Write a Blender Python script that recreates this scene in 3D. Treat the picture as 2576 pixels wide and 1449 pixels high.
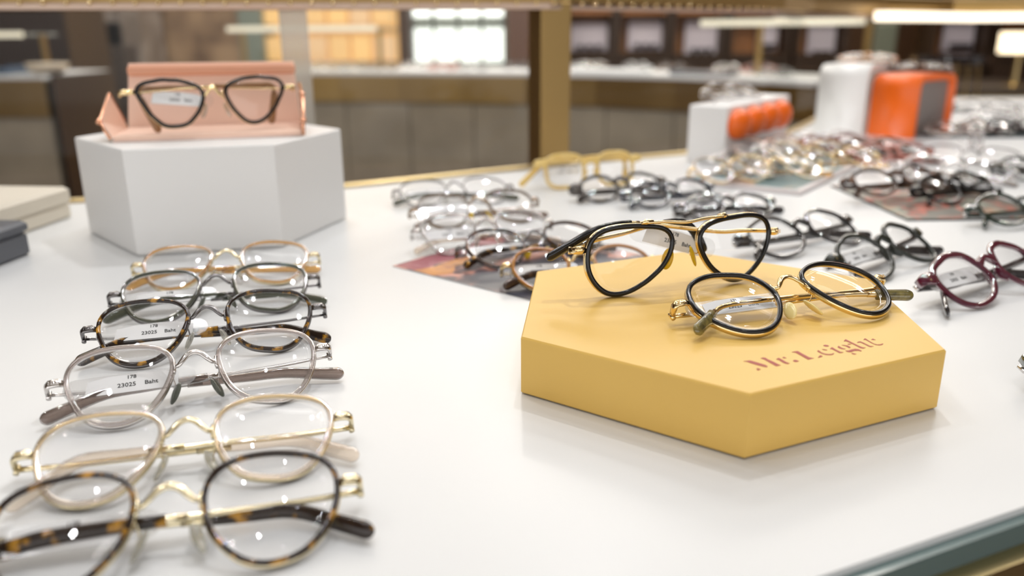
import bpy, math, random
import numpy as np
from mathutils import Matrix, Vector
random.seed(7)
for o in list(bpy.data.objects): bpy.data.objects.remove(o)
SC = bpy.context.scene
COL = SC.collection

# ---------------------------------------------------------------- camera
ZT = 0.90            # height of the table top above the floor
CH = 0.175           # camera above the table top
F, PITCH, ROLL = 2037.23, 0.30513, -0.00558
W, H = 2576.0, 1449.0
def cam_axes():
    cp, sp = math.cos(PITCH), math.sin(PITCH); cr, sr = math.cos(ROLL), math.sin(ROLL)
    r = np.array([1, 0, 0.]); u = np.array([0, sp, cp]); b = np.array([0, -cp, sp])
    return cr*r+sr*u, -sr*r+cr*u, b
CR, CU, CB = cam_axes()
cam_data = bpy.data.cameras.new('camera'); cam = bpy.data.objects.new('camera', cam_data); COL.objects.link(cam)
cam.matrix_world = Matrix(((CR[0], CU[0], CB[0], 0), (CR[1], CU[1], CB[1], 0), (CR[2], CU[2], CB[2], ZT+CH), (0, 0, 0, 1)))
cam_data.sensor_width = 36.0; cam_data.lens = F/W*36.0; cam_data.clip_start = 0.02; cam_data.clip_end = 60
cam_data.dof.use_dof = True; cam_data.dof.focus_distance = 0.435; cam_data.dof.aperture_fstop = 4.6
SC.camera = cam

# ---------------------------------------------------------------- world, exposure
wd = bpy.data.worlds.new('room_fill'); SC.world = wd; wd.use_nodes = True
wd.node_tree.nodes['Background'].inputs[0].default_value = (1.0, 0.95, 0.88, 1)
wd.node_tree.nodes['Background'].inputs[1].default_value = 0.35
SC.view_settings.view_transform = 'Standard'; SC.view_settings.look = 'None'
SC.view_settings.gamma = 1.0; SC.view_settings.use_curve_mapping = False
SC.view_settings.exposure = 0.17
SC.cycles.transparent_max_bounces = 40
SC.cycles.max_bounces = 8; SC.cycles.diffuse_bounces = 3; SC.cycles.glossy_bounces = 4; SC.cycles.transmission_bounces = 8
SC.cycles.caustics_reflective = False; SC.cycles.caustics_refractive = False
SC.cycles.sample_clamp_indirect = 4.0
SC.cycles.use_denoising = True

# ---------------------------------------------------------------- lamps (the shop's ceiling, and added fill)
CEIL = 3.0
def lamp(loc, power, size, color=(1, .96, .9), shape='DISK', sy=None, rot=(0, 0, 0), spread=None):
    d = bpy.data.lights.new('ceiling_lamp', 'AREA'); d.energy = power; d.shape = shape; d.size = size; d.color = color
    if sy: d.size_y = sy
    if spread: d.spread = spread
    o = bpy.data.objects.new('ceiling_lamp', d); o.location = loc; o.rotation_euler = rot; COL.objects.link(o); return o
SPOTS = [(0.28, 1.45), (-0.62, 1.30), (0.35, 2.75), (1.35, 2.2), (-0.9, 0.3), (0.45, -0.2), (1.6, 0.9), (-2.0, 1.6), (2.6, 2.9), (-2.6, 3.2), (0.0, 4.6), (2.0, 4.6), (-1.6, 5.4)]
for i, (x, y) in enumerate(SPOTS):
    lamp((x, y, CEIL-0.03), (10.5, 4.2, 4, 3.6, 2.6, 2.4, 3)[i] if i < 7 else 8, 0.06 if i < 2 else 0.09, (.975, .985, 1) if i < 7 else (1, .95, .88))
for i, (x, y) in enumerate([(-.42, .80), (.12, .62), (-.12, .12), (.55, 1.02), (-.75, 1.9), (.9, 1.6)]):
    lamp((x, y, CEIL-0.03), 2.0, 0.05, (.975, .985, 1))
lamp((0.3, 1.6, CEIL-0.05), 3, 2.6, (1, .99, .98), 'RECTANGLE', 0.12)
lamp((0.3, -0.9, CEIL-0.05), 6, 3.0, (1, .99, .98), 'RECTANGLE', 1.2)
lamp((0.0, 4.6, CEIL-0.05), 130, 6.0, (1, .93, .84), 'RECTANGLE', 1.6)
lamp((0.2, 2.9, CEIL-0.05), 26, 5.0, (1, .95, .88), 'RECTANGLE', 0.15)  # added row, brightens the counters behind
lamp((0.0, -3.7, 1.65), 118, 10.5, (.985, .99, 1), 'RECTANGLE', 2.4, rot=(math.radians(-84), 0, math.pi))  # added soft panel behind the camera, fills the faces turned towards it
lamp((0.0, 7.2, CEIL-0.05), 90, 8.0, (1, .9, .78), 'RECTANGLE', .4)

# ---------------------------------------------------------------- helpers: pixels to places
def ray(u, v):
    d = (u-W/2)/F*CR - (v-H/2)/F*CU - CB
    return d
def on(u, v, z=0.0):
    """the place at height z above the table top that the photograph shows at (u, v)"""
    d = ray(u, v); t = (z-CH)/d[2]
    return Vector((t*d[0], t*d[1], ZT+z))
def at(u, v, y):
    d = ray(u, v); t = y/d[1]
    return Vector((t*d[0], y, ZT+CH+t*d[2]))

# ---------------------------------------------------------------- materials
MATS = {}
def mat(name, col, rough=.5, metal=0., spec=.5, coat=0., noise=None, bump=None, trans=0., alpha=None, emit=None, aniso=0.):
    if name in MATS: return MATS[name]
    m = bpy.data.materials.new(name); m.use_nodes = True; nt = m.node_tree; b = nt.nodes['Principled BSDF']
    b.inputs['Base Color'].default_value = (*col, 1); b.inputs['Roughness'].default_value = rough
    b.inputs['Metallic'].default_value = metal; b.inputs['Specular IOR Level'].default_value = spec
    b.inputs['Coat Weight'].default_value = coat; b.inputs['Coat Roughness'].default_value = .05
    b.inputs['Transmission Weight'].default_value = trans
    if emit: b.inputs['Emission Color'].default_value = (*emit[0], 1); b.inputs['Emission Strength'].default_value = emit[1]
    if noise or bump:
        tc = nt.nodes.new('ShaderNodeTexCoord')
    if noise:                     # (scale, second colour, [low, high])
        n = nt.nodes.new('ShaderNodeTexNoise'); n.inputs['Scale'].default_value = noise[0]; n.inputs['Detail'].default_value = 4
        r = nt.nodes.new('ShaderNodeValToRGB'); lo, hi = (noise[2] if len(noise) > 2 else (.35, .65))
        r.color_ramp.elements[0].position = lo; r.color_ramp.elements[1].position = hi
        r.color_ramp.elements[0].color = (*col, 1); r.color_ramp.elements[1].color = (*noise[1], 1)
        if len(noise) > 3:
            mp = nt.nodes.new('ShaderNodeMapping'); mp.inputs['Scale'].default_value = noise[3]
            nt.links.new(tc.outputs['Object'], mp.inputs[0]); nt.links.new(mp.outputs[0], n.inputs[0])
        else: nt.links.new(tc.outputs['Object'], n.inputs[0])
        nt.links.new(n.outputs[0], r.inputs[0]); nt.links.new(r.outputs[0], b.inputs['Base Color'])
    if bump:
        n2 = nt.nodes.new('ShaderNodeTexNoise'); n2.inputs['Scale'].default_value = bump[0]
        bp = nt.nodes.new('ShaderNodeBump'); bp.inputs['Strength'].default_value = bump[1]; bp.inputs['Distance'].default_value = .001
        nt.links.new(tc.outputs['Object'], n2.inputs[0]); nt.links.new(n2.outputs[0], bp.inputs['Height']); nt.links.new(bp.outputs[0], b.inputs['Normal'])
    MATS[name] = m; return m
def clear_mat(name, col, body, opac, rough=.06):
    """see-through acetate: part lets light through, part is glossy coloured plastic"""
    if name in MATS: return MATS[name]
    m = mat(name, tuple(.5*(a+b) for a, b in zip(col, body)) if opac < .7 else body, rough, 0, .6 if opac < .7 else .35, coat=.3 if opac < .7 else .05, trans=.85 if opac < .7 else .35); nt = m.node_tree
    t = nt.nodes.new('ShaderNodeBsdfTransparent'); t.inputs[0].default_value = (*col, 1)
    mx = nt.nodes.new('ShaderNodeMixShader'); lw = nt.nodes.new('ShaderNodeLayerWeight'); lw.inputs[0].default_value = .35
    ma = nt.nodes.new('ShaderNodeMath'); ma.operation = 'MULTIPLY_ADD'; ma.inputs[1].default_value = 1-opac; ma.inputs[2].default_value = opac
    nt.links.new(lw.outputs['Facing'], ma.inputs[0]); nt.links.new(ma.outputs[0], mx.inputs[0])
    nt.links.new(t.outputs[0], mx.inputs[1]); nt.links.new(nt.nodes['Principled BSDF'].outputs[0], mx.inputs[2])
    nt.links.new(mx.outputs[0], nt.nodes['Material Output'].inputs[0]); return m
def glass_mat(name, tint, refl=.05, haze=0., grz=.45):
    """thin glass: lets nearly all light through, mirrors a little, more at grazing angles"""
    if name in MATS: return MATS[name]
    m = bpy.data.materials.new(name); m.use_nodes = True; nt = m.node_tree; nt.nodes.clear()
    out = nt.nodes.new('ShaderNodeOutputMaterial'); t = nt.nodes.new('ShaderNodeBsdfTransparent'); t.inputs[0].default_value = (*tint, 1)
    g = nt.nodes.new('ShaderNodeBsdfGlossy'); g.inputs['Roughness'].default_value = .015
    lw = nt.nodes.new('ShaderNodeLayerWeight'); lw.inputs[0].default_value = .5
    p = nt.nodes.new('ShaderNodeMath'); p.operation = 'POWER'; p.inputs[1].default_value = 4
    ma = nt.nodes.new('ShaderNodeMath'); ma.operation = 'MULTIPLY_ADD'; ma.inputs[1].default_value = grz; ma.inputs[2].default_value = refl
    mx = nt.nodes.new('ShaderNodeMixShader')
    nt.links.new(lw.outputs['Facing'], p.inputs[0]); nt.links.new(p.outputs[0], ma.inputs[0]); nt.links.new(ma.outputs[0], mx.inputs[0])
    nt.links.new(t.outputs[0], mx.inputs[1]); nt.links.new(g.outputs[0], mx.inputs[2])
    last = mx
    if haze:
        df = nt.nodes.new('ShaderNodeBsdfDiffuse'); df.inputs[0].default_value = (.8, .76, .7, 1); m2 = nt.nodes.new('ShaderNodeMixShader'); m2.inputs[0].default_value = haze
        nt.links.new(mx.outputs[0], m2.inputs[1]); nt.links.new(df.outputs[0], m2.inputs[2]); last = m2
    nt.links.new(last.outputs[0], out.inputs[0]); MATS[name] = m; return m
def tortoise(name, dark, amber, lo=.54, hi=.66, scale=150):
    if name in MATS: return MATS[name]
    return mat(name, dark, .12, 0, .45, coat=.2, noise=(scale, amber, (lo, hi)))
GOLD = mat('polished_gold', (.88, .69, .38), .14, 1)
PGOLD = mat('pale_gold', (.86, .76, .52), .18, 1)
RGOLD = mat('rose_gold', (.85, .52, .36), .2, 1)
SILV = mat('polished_silver', (.72, .69, .67), .16, 1)
BRONZE = mat('dark_bronze', (.38, .28, .20), .22, 1)
GUN = mat('dark_gunmetal', (.22, .21, .21), .22, 1)
BRASS = mat('brushed_brass', (.43, .29, .12), .42, 1, noise=(3, (.34, .22, .08), (.3, .7), (1, 1, .1)))
BRASSL = mat('bright_brass', (.62, .48, .24), .3, 1)
BLACK = mat('black_acetate', (.010, .009, .009), .16, 0, .35, coat=.1)
NAVY = clear_mat('navy_acetate', (.04, .06, .12), (.012, .02, .045), .88)
SMOKE = clear_mat('smoke_acetate', (.25, .22, .22), (.035, .03, .032), .78)
DGREEN = clear_mat('dark_green_acetate', (.1, .2, .14), (.012, .035, .022), .85)
WINE = clear_mat('wine_acetate', (.35, .05, .12), (.13, .010, .036), .88)
CLGREY = clear_mat('clear_grey_acetate', (.86, .82, .80), (.50, .43, .40), .22)
CLTAUPE = clear_mat('taupe_acetate', (.45, .38, .35), (.26, .21, .18), .5)
CLOLIVE = clear_mat('olive_acetate', (.5, .5, .42), (.10, .11, .08), .75)
CLAMB = clear_mat('amber_acetate', (.92, .66, .34), (.62, .34, .10), .5)
CLCHAMP = clear_mat('champagne_acetate', (.97, .91, .84), (.80, .64, .5), .20)
CLWHITE = clear_mat('crystal_acetate', (.93, .92, .92), (.7, .68, .68), .22)
TORT = tortoise('tortoise_acetate', (.022, .012, .008), (.55, .27, .03))
TORTG = tortoise('brown_tortoise_acetate', (.05, .028, .02), (.22, .11, .06))
YELLOW = mat('butter_yellow_acetate', (.78, .52, .14), .2, 0, .5, coat=.4, noise=(60, (.85, .62, .22)))
LENS = glass_mat('spectacle_lens', (.994, .994, .995), .022)
PADM = clear_mat('clear_nose_pad', (.9, .9, .86), (.62, .6, .5), .35)
PADY = clear_mat('yellow_nose_pad', (.95, .75, .1), (.9, .62, .02), .7)
PADG = clear_mat('grey_nose_pad', (.4, .42, .38), (.16, .17, .14), .7)
PADC = mat('cream_nose_pad', (.86, .7, .3), .2, 0, .5, coat=.5)
PAPER = mat('white_tag_paper', (.93, .925, .92), .6)
FILM = clear_mat('tag_film', (.97, .97, .97), (.9, .9, .9), .14, .2)
INK = mat('black_ink', (.02, .02, .02), .6)
# ---------------------------------------------------------------- meshes
def tag(o, label=None, cat=None, group=None, kind=None):
    if label: o['label'] = label
    if cat: o['category'] = cat
    if group: o['group'] = group
    if kind: o['kind'] = kind
    return o
def mesh_obj(name, V, Fc, m, parent=None, smooth=False, M=None):
    me = bpy.data.meshes.new(name); V = [tuple(map(float, v)) for v in V]; me.from_pydata(V, [], Fc); me.update()
    if smooth:
        for p in me.polygons: p.use_smooth = True
    me.materials.append(m)
    o = bpy.data.objects.new(name, me); COL.objects.link(o)
    if parent is not None: o.parent = parent
    if M is not None: o.matrix_local = M; LM[o.name] = M
    return o
LM = {}
def empty(name, M=None, loc=None):
    o = bpy.data.objects.new(name, None); o.empty_display_size = .01; COL.objects.link(o)
    if M is not None: o.matrix_world = M
    if loc is not None: o.location = loc
    return o
class MB:
    def __init__(s): s.V = []; s.F = []
    def add(s, V, Fc):
        n = len(s.V); s.V += [tuple(v) for v in V]; s.F += [tuple(i+n for i in f) for f in Fc]; return s
    def box(s, c, d, rz=0, bev=0):
        cx, cy, cz = c; x, y, z = d[0]/2, d[1]/2, d[2]/2
        if bev:
            b = min(bev, x*.9, y*.9, z*.9)
            P = []
            for sz, zz in ((-1, z), (1, z)):
                for (px, py, pz) in (((x-b), (y-b), 1.0), (x, y, 0.0)) if sz > 0 else ((x-b, y-b, 1.0), (x, y, 0.0)):
                    pass
            rings = [(-z, b), (-z+b, 0), (z-b, 0), (z, b)]
            V = []
            for zz, ins in rings:
                X, Y = x-ins, y-ins; k = b*.6
                V += [(-X+k, -Y, zz), (X-k, -Y, zz), (X, -Y+k, zz), (X, Y-k, zz), (X-k, Y, zz), (-X+k, Y, zz), (-X, Y-k, zz), (-X, -Y+k, zz)]
            Fc = [tuple(range(7, -1, -1)), tuple(range(24, 32))]
            for r in range(3):
                for i in range(8): j = (i+1) % 8; Fc.append((r*8+i, r*8+j, r*8+8+j, r*8+8+i))
        else:
            V = [(a, b_, c_) for c_ in (-z, z) for a, b_ in ((-x, -y), (x, -y), (x, y), (-x, y))]
            Fc = [(3, 2, 1, 0), (4, 5, 6, 7), (0, 1, 5, 4), (1, 2, 6, 5), (2, 3, 7, 6), (3, 0, 4, 7)]
        ca, sa = math.cos(rz), math.sin(rz)
        return s.add([(cx+a*ca-b_*sa, cy+a*sa+b_*ca, cz+c_) for a, b_, c_ in V], Fc)
    def tube(s, P, ref, ra, rb=None, seg=8, closed=False, caps=True, power=1.0):
        """sweep an ellipse (ra across ref, rb along ref) along P; ref = vector or list"""
        P = [Vector(p) for p in P]; n = len(P); V = []
        for i in range(n):
            a = P[(i-1) % n] if (closed or i > 0) else P[0]; b = P[(i+1) % n] if (closed or i < n-1) else P[-1]
            t = (b-a).normalized(); r = Vector(ref[i]) if isinstance(ref, list) else Vector(ref)
            e2 = (r - t*r.dot(t)).normalized(); e1 = t.cross(e2)
            A = ra[i] if isinstance(ra, (list, tuple)) else ra; B = (rb[i] if isinstance(rb, (list, tuple)) else rb) if rb is not None else A
            for k in range(seg):
                th = 2*math.pi*k/seg; c, si = math.cos(th), math.sin(th)
                if power != 1: c = math.copysign(abs(c)**power, c); si = math.copysign(abs(si)**power, si)
                V.append(P[i]+e1*(A*c)+e2*(B*si))
        Fc = []
        for i in range(n if closed else n-1):
            j = (i+1) % n
            for k in range(seg): l = (k+1) % seg; Fc.append((i*seg+k, i*seg+l, j*seg+l, j*seg+k))
        if not closed and caps: Fc += [tuple(range(seg-1, -1, -1)), tuple((n-1)*seg+k for k in range(seg))]
        return s.add(V, Fc)
    def prism(s, pts, z0, z1, bev=0):
        n = len(pts)
        if not bev:
            return s.add([(x, y, z0) for x, y in pts]+[(x, y, z1) for x, y in pts], [tuple(range(n-1, -1, -1)), tuple(range(n, 2*n))]+[(i, (i+1) % n, n+(i+1) % n, n+i) for i in range(n)])
        c = np.mean(pts, axis=0); ins = []
        for (x, y) in pts:
            d = np.array((x, y))-c; l = np.hypot(*d); ins.append(tuple(c+d*(l-bev)/l))
        V = []
        for q, z in ((ins, z0), (pts, z0+bev), (pts, z1-bev), (ins, z1)): V += [(x, y, z) for x, y in q]
        Fc = [tuple(range(n-1, -1, -1)), tuple(range(3*n, 4*n))]
        for r in range(3):
            for i in range(n): j = (i+1) % n; Fc.append((r*n+i, r*n+j, r*n+n+j, r*n+n+i))
        return s.add(V, Fc)
    def ball(s, c, r, seg=10, rings=6, sc=(1, 1, 1)):
        V = [(c[0], c[1], c[2]-r*sc[2])]
        for i in range(1, rings):
            ph = -math.pi/2+math.pi*i/rings
            for k in range(seg): th = 2*math.pi*k/seg; V.append((c[0]+r*sc[0]*math.cos(ph)*math.cos(th), c[1]+r*sc[1]*math.cos(ph)*math.sin(th), c[2]+r*sc[2]*math.sin(ph)))
        V.append((c[0], c[1], c[2]+r*sc[2])); Fc = []
        for k in range(seg): Fc.append((0, 1+(k+1) % seg, 1+k)); Fc.append((len(V)-1, 1+(rings-2)*seg+k, 1+(rings-2)*seg+(k+1) % seg))
        for i in range(rings-2):
            for k in range(seg): l = (k+1) % seg; Fc.append((1+i*seg+k, 1+i*seg+l, 1+(i+1)*seg+l, 1+(i+1)*seg+k))
        return s.add(V, Fc)
    def obj(s, name, m, parent=None, smooth=False, M=None): return mesh_obj(name, s.V, s.F, m, parent, smooth, M)
def spline(P, n):
    """Catmull-Rom through P"""
    P = [np.array(p, float) for p in P]; out = []
    Q = [2*P[0]-P[1]]+P+[2*P[-1]-P[-2]]
    for i in range(1, len(Q)-2):
        for k in range(n):
            t = k/n; a, b, c, d = Q[i-1], Q[i], Q[i+1], Q[i+2]
            out.append(.5*((2*b)+(c-a)*t+(2*a-5*b+4*c-d)*t*t+(3*b-a-3*c+d)*t**3))
    out.append(P[-1]); return out
DEBUG = False
TXT = {}
def text_mesh(body, size):
    key = (body, size)
    if key in TXT: return TXT[key]
    cu = bpy.data.curves.new('text', 'FONT'); cu.body = body; cu.size = size; cu.align_x = 'CENTER'; cu.align_y = 'CENTER'; cu.extrude = .00004; cu.resolution_u = 3; cu.offset = size*.012
    o = bpy.data.objects.new('text', cu); COL.objects.link(o); bpy.context.view_layer.update()
    me = bpy.data.meshes.new_from_object(o.evaluated_get(bpy.context.evaluated_depsgraph_get()))
    bpy.data.objects.remove(o); me.materials.clear(); me.materials.append(INK); TXT[key] = me; return me
def text_obj(name, body, size, parent, M, m=None):
    me = text_mesh(body, size)
    o = bpy.data.objects.new(name, me); COL.objects.link(o); o.parent = parent; o.matrix_local = M; LM[o.name] = M; return o

# ---------------------------------------------------------------- eyeglasses
CURVE = 1.143
# lens outlines per side: centre x, centre y, then 48 radii round the lens, in mm
SHAPE = {
  'A4': {-1: (34.17, 0.19, [24.1, 23.3, 22.8, 22.5, 22.3, 22.3, 22.5, 22.9, 23.4, 23.8, 24.2, 24.5, 24.6, 24.6, 24.5, 24.4, 24.2, 23.9, 23.6, 23.4, 23.1, 23.0, 23.1, 23.5, 24.2, 25.3, 26.5, 27.6, 28.5, 29.0, 28.9, 28.3, 27.3, 26.3, 25.4, 24.7, 24.3, 24.2, 24.3, 24.7, 25.4, 26.2, 26.9, 27.5, 27.5, 27.1, 26.3, 25.2]), 1: (34.81, -0.27, [24.5, 24.1, 23.9, 23.8, 23.8, 23.9, 24.2, 24.3, 24.3, 24.1, 23.9, 23.9, 24.1, 24.4, 24.4, 24.3, 23.9, 23.4, 22.9, 22.5, 22.3, 22.3, 22.6, 23.1, 23.8, 24.7, 25.8, 27.0, 27.9, 28.2, 27.8, 27.0, 26.0, 25.1, 24.5, 24.2, 24.2, 24.4, 24.8, 25.4, 26.2, 26.9, 27.6, 27.9, 27.7, 27.0, 26.1, 25.1])},
  'A6': {-1: (35.24, -0.21, [24.4, 23.9, 23.6, 23.4, 23.2, 23.1, 23.2, 23.6, 23.9, 24.3, 24.4, 24.4, 24.3, 24.1, 23.9, 23.6, 23.3, 23.0, 22.6, 22.4, 22.4, 22.6, 22.9, 23.4, 24.0, 24.7, 25.6, 26.5, 27.3, 27.7, 27.5, 26.8, 25.9, 25.1, 24.5, 24.3, 24.3, 24.4, 24.8, 25.4, 26.1, 26.8, 27.2, 27.3, 27.1, 26.5, 25.7, 25.0]), 1: (35.24, -0.21, [24.4, 23.9, 23.6, 23.4, 23.2, 23.1, 23.2, 23.6, 23.9, 24.3, 24.4, 24.4, 24.3, 24.1, 23.9, 23.6, 23.3, 23.0, 22.6, 22.4, 22.4, 22.6, 22.9, 23.4, 24.0, 24.7, 25.6, 26.5, 27.3, 27.7, 27.5, 26.8, 25.9, 25.1, 24.5, 24.3, 24.3, 24.4, 24.8, 25.4, 26.1, 26.8, 27.2, 27.3, 27.1, 26.5, 25.7, 25.0])},
  'R': {-1: (34.84, 0.18, [24.5, 24.0, 23.5, 23.1, 22.9, 22.8, 22.9, 23.2, 23.6, 24.0, 24.5, 24.9, 25.1, 25.1, 25.0, 24.7, 24.3, 23.9, 23.6, 23.4, 23.4, 23.5, 23.7, 24.2, 24.7, 25.2, 25.7, 26.2, 26.8, 27.3, 27.5, 27.4, 27.0, 26.5, 26.0, 25.5, 25.1, 24.7, 24.5, 24.7, 25.1, 25.6, 25.9, 26.0, 25.9, 25.6, 25.3, 25.0]), 1: (35.24, 0.15, [24.4, 23.5, 23.0, 22.6, 22.5, 22.5, 22.7, 23.0, 23.5, 23.9, 24.2, 24.3, 24.2, 24.0, 23.7, 23.4, 23.3, 23.2, 23.3, 23.4, 23.5, 23.7, 24.0, 24.5, 25.2, 25.9, 26.6, 27.0, 27.0, 26.8, 26.2, 25.6, 25.1, 24.7, 24.5, 24.4, 24.4, 24.5, 24.7, 25.0, 25.4, 25.9, 26.6, 27.2, 27.6, 27.5, 26.8, 25.6])},
  'V': {-1: (34.21, 0.22, [25.0, 23.4, 21.9, 20.6, 19.5, 18.7, 18.2, 17.9, 17.8, 17.8, 18.1, 18.6, 19.3, 20.2, 21.3, 22.4, 23.7, 24.8, 25.6, 26.1, 26.5, 26.9, 27.2, 27.4, 27.5, 27.6, 27.9, 28.0, 27.8, 27.1, 25.9, 24.6, 23.3, 22.3, 21.6, 21.1, 20.9, 21.0, 21.4, 22.0, 22.9, 24.4, 26.3, 28.2, 29.4, 29.5, 28.5, 26.8]), 1: (34.43, 0.66, [25.2, 23.9, 22.9, 22.1, 21.4, 20.8, 20.4, 20.2, 20.1, 20.2, 20.4, 20.6, 20.7, 20.8, 20.7, 20.6, 20.5, 20.5, 20.7, 21.0, 21.6, 22.3, 23.1, 24.1, 25.2, 26.5, 27.7, 28.5, 28.7, 28.0, 26.7, 25.1, 23.7, 22.5, 21.6, 21.0, 20.6, 20.6, 21.0, 21.6, 22.5, 23.7, 25.3, 26.8, 28.0, 28.3, 27.8, 26.6])},
  'C': {-1: (31.05, -0.21, [24.6, 23.6, 22.7, 22.1, 21.5, 21.1, 21.0, 21.0, 20.9, 20.7, 20.4, 20.1, 20.0, 20.1, 20.3, 20.3, 20.2, 19.9, 19.6, 19.6, 19.9, 20.4, 20.8, 21.4, 22.3, 24.0, 26.0, 27.7, 28.1, 27.1, 25.3, 23.4, 22.1, 21.3, 20.7, 20.1, 19.6, 19.6, 19.9, 20.4, 20.9, 21.6, 22.7, 24.2, 25.7, 26.6, 26.5, 25.7]), 1: (33.19, 0.07, [23.5, 22.6, 21.9, 21.4, 21.0, 20.8, 20.9, 21.1, 21.2, 21.1, 20.9, 20.4, 19.9, 19.3, 18.7, 18.2, 17.8, 17.5, 17.4, 17.5, 17.8, 18.4, 19.1, 19.9, 21.2, 23.1, 25.4, 27.5, 28.4, 27.7, 25.9, 23.8, 22.3, 21.4, 20.9, 20.4, 20.0, 19.9, 20.2, 20.6, 21.2, 21.9, 23.0, 24.3, 25.6, 26.1, 25.8, 24.7])},
  'W': {-1: (32.50, -0.49, [26.5, 26.4, 25.8, 25.0, 24.2, 23.5, 23.0, 22.5, 22.2, 22.0, 21.9, 22.0, 22.3, 22.8, 23.5, 24.2, 24.9, 25.4, 25.9, 26.3, 26.5, 26.6, 26.5, 26.5, 26.6, 26.9, 27.2, 27.1, 26.6, 25.7, 24.7, 23.7, 22.9, 22.6, 22.5, 22.7, 22.9, 23.1, 23.3, 23.8, 24.4, 25.0, 25.5, 25.5, 25.4, 25.5, 25.7, 26.2]), 1: (32.50, -0.49, [26.5, 26.4, 25.8, 25.0, 24.2, 23.5, 23.0, 22.5, 22.2, 22.0, 21.9, 22.0, 22.3, 22.8, 23.5, 24.2, 24.9, 25.4, 25.9, 26.3, 26.5, 26.6, 26.5, 26.5, 26.6, 26.9, 27.2, 27.1, 26.6, 25.7, 24.7, 23.7, 22.9, 22.6, 22.5, 22.7, 22.9, 23.1, 23.3, 23.8, 24.4, 25.0, 25.5, 25.5, 25.4, 25.5, 25.7, 26.2])},
}
g_ = np.linspace(-math.pi, math.pi, 49)[:-1]
SHAPE['Q'] = {sd: (32.4, 0., [1/((abs(math.cos(t))/25.8)**3+(abs(math.sin(t))/(20.5 if math.sin(t) > 0 else 21.5))**3)**(1/3)*(1+.04*math.sin(t)) for t in g_]) for sd in (-1, 1)}
# measured poses: x, y, z above the table, turn, lean, roll, size
POSE = {
  'A4': (-0.1565, 0.3698, 0.015, 0.3723, 0.533, 0.0017, 1.0),
  'A1': (-0.2108, 0.5752, 0.0138, 0.2205, 0.4733, 0.0008, 0.9952),
  'A2': (-0.1949, 0.5096, 0.0139, 0.3048, 0.4806, 0.0003, 0.9968),
  'A3': (-0.176, 0.44, 0.0153, 0.305, 0.5441, -0.0006, 1.0039),
  'A5': (-0.1356, 0.3023, 0.0121, 0.2652, 0.3833, -0.002, 1.0121),
  'A6': (-0.1212, 0.2472, 0.0132, 0.243, 0.447, 0.0004, 1.0),
  'R': (0.149, 0.4048, 0.0425, 0.3424, 0.3586, -0.0007, 1.0),
  'V': (0.1004, 0.4523, 0.0528, 0.3411, 1.4296, -0.0136, 1.0),
  'C': (-0.2382, 0.664, 0.1201, 0.4859, 1.3587, 0.0061, 1.0),
  'W': (0.3338, 0.5382, 0.0159, 0.5427, 0.6245, -0.001, 1.0),
  'G': (0.2908, 0.6041, 0.0151, 0.6745, 0.5722, -0.0019, 1.0068),
  'D': (0.248, 0.6657, 0.0147, 0.5325, 0.5274, -0.0004, 1.0351),
  'P1': (0.1227, 0.8821, 0.014, 0.4023, 0.6222, -0.0018, 0.8813),
  'P2': (0.1713, 0.8495, 0.0135, 0.4349, 0.6002, 0.0007, 0.8696),
  'P3': (0.2169, 0.7945, 0.0106, 0.2672, 0.4667, -0.0032, 0.8132),
  'M1': (-0.0607, 0.8651, 0.0134, 0.2322, 0.4608, -0.0005, 0.986),
  'M2': (-0.031, 0.7655, 0.0153, 0.3881, 0.5535, -0.0004, 0.9879),
  'M3': (-0.0212, 0.6678, 0.0158, 0.2865, 0.6377, 0.0011, 0.9264),
  'M4': (0.0202, 0.6342, 0.0131, 0.4052, 0.4573, -0.0032, 0.9729),
  'M5': (0.0512, 0.5623, 0.0135, 0.1558, 0.5604, -0.0035, 0.8624),
}
def rot(yaw, tilt, rho):
    X = Matrix.Rotation(tilt, 3, 'X'); Yr = Matrix.Rotation(rho, 3, 'Y'); Z = Matrix.Rotation(yaw, 3, 'Z')
    return Z @ X @ Yr
def outline(key, side, n=72):
    sx, sy, r = SHAPE[key][side]; g = np.linspace(-math.pi, math.pi, 49)[:-1]; G = np.linspace(-math.pi, math.pi, n+1)[:-1]
    f = np.fft.rfft(r); f[11:] = 0; m = 192; f2 = np.zeros(m//2+1, complex); f2[:len(f)] = f*m/48; R = np.fft.irfft(f2, m)
    R = np.interp(G, np.linspace(-math.pi, math.pi, m+1)[:-1], R, period=2*math.pi)/1000
    return sx/1000, sy/1000, G, R
def ring(side, O, off, dz, k=1.0):
    """closed path round a lens, off metres inside the measured outline"""
    sx, sy, G, R = O; P = []
    for th, r in zip(G, R):
        rr = r*k-off; x = side*(sx*k+rr*math.cos(th)); y = sy*k+rr*math.sin(th)
        P.append((x, y, -CURVE*x*x+dz))
    return P if side > 0 else P[::-1]
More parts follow.
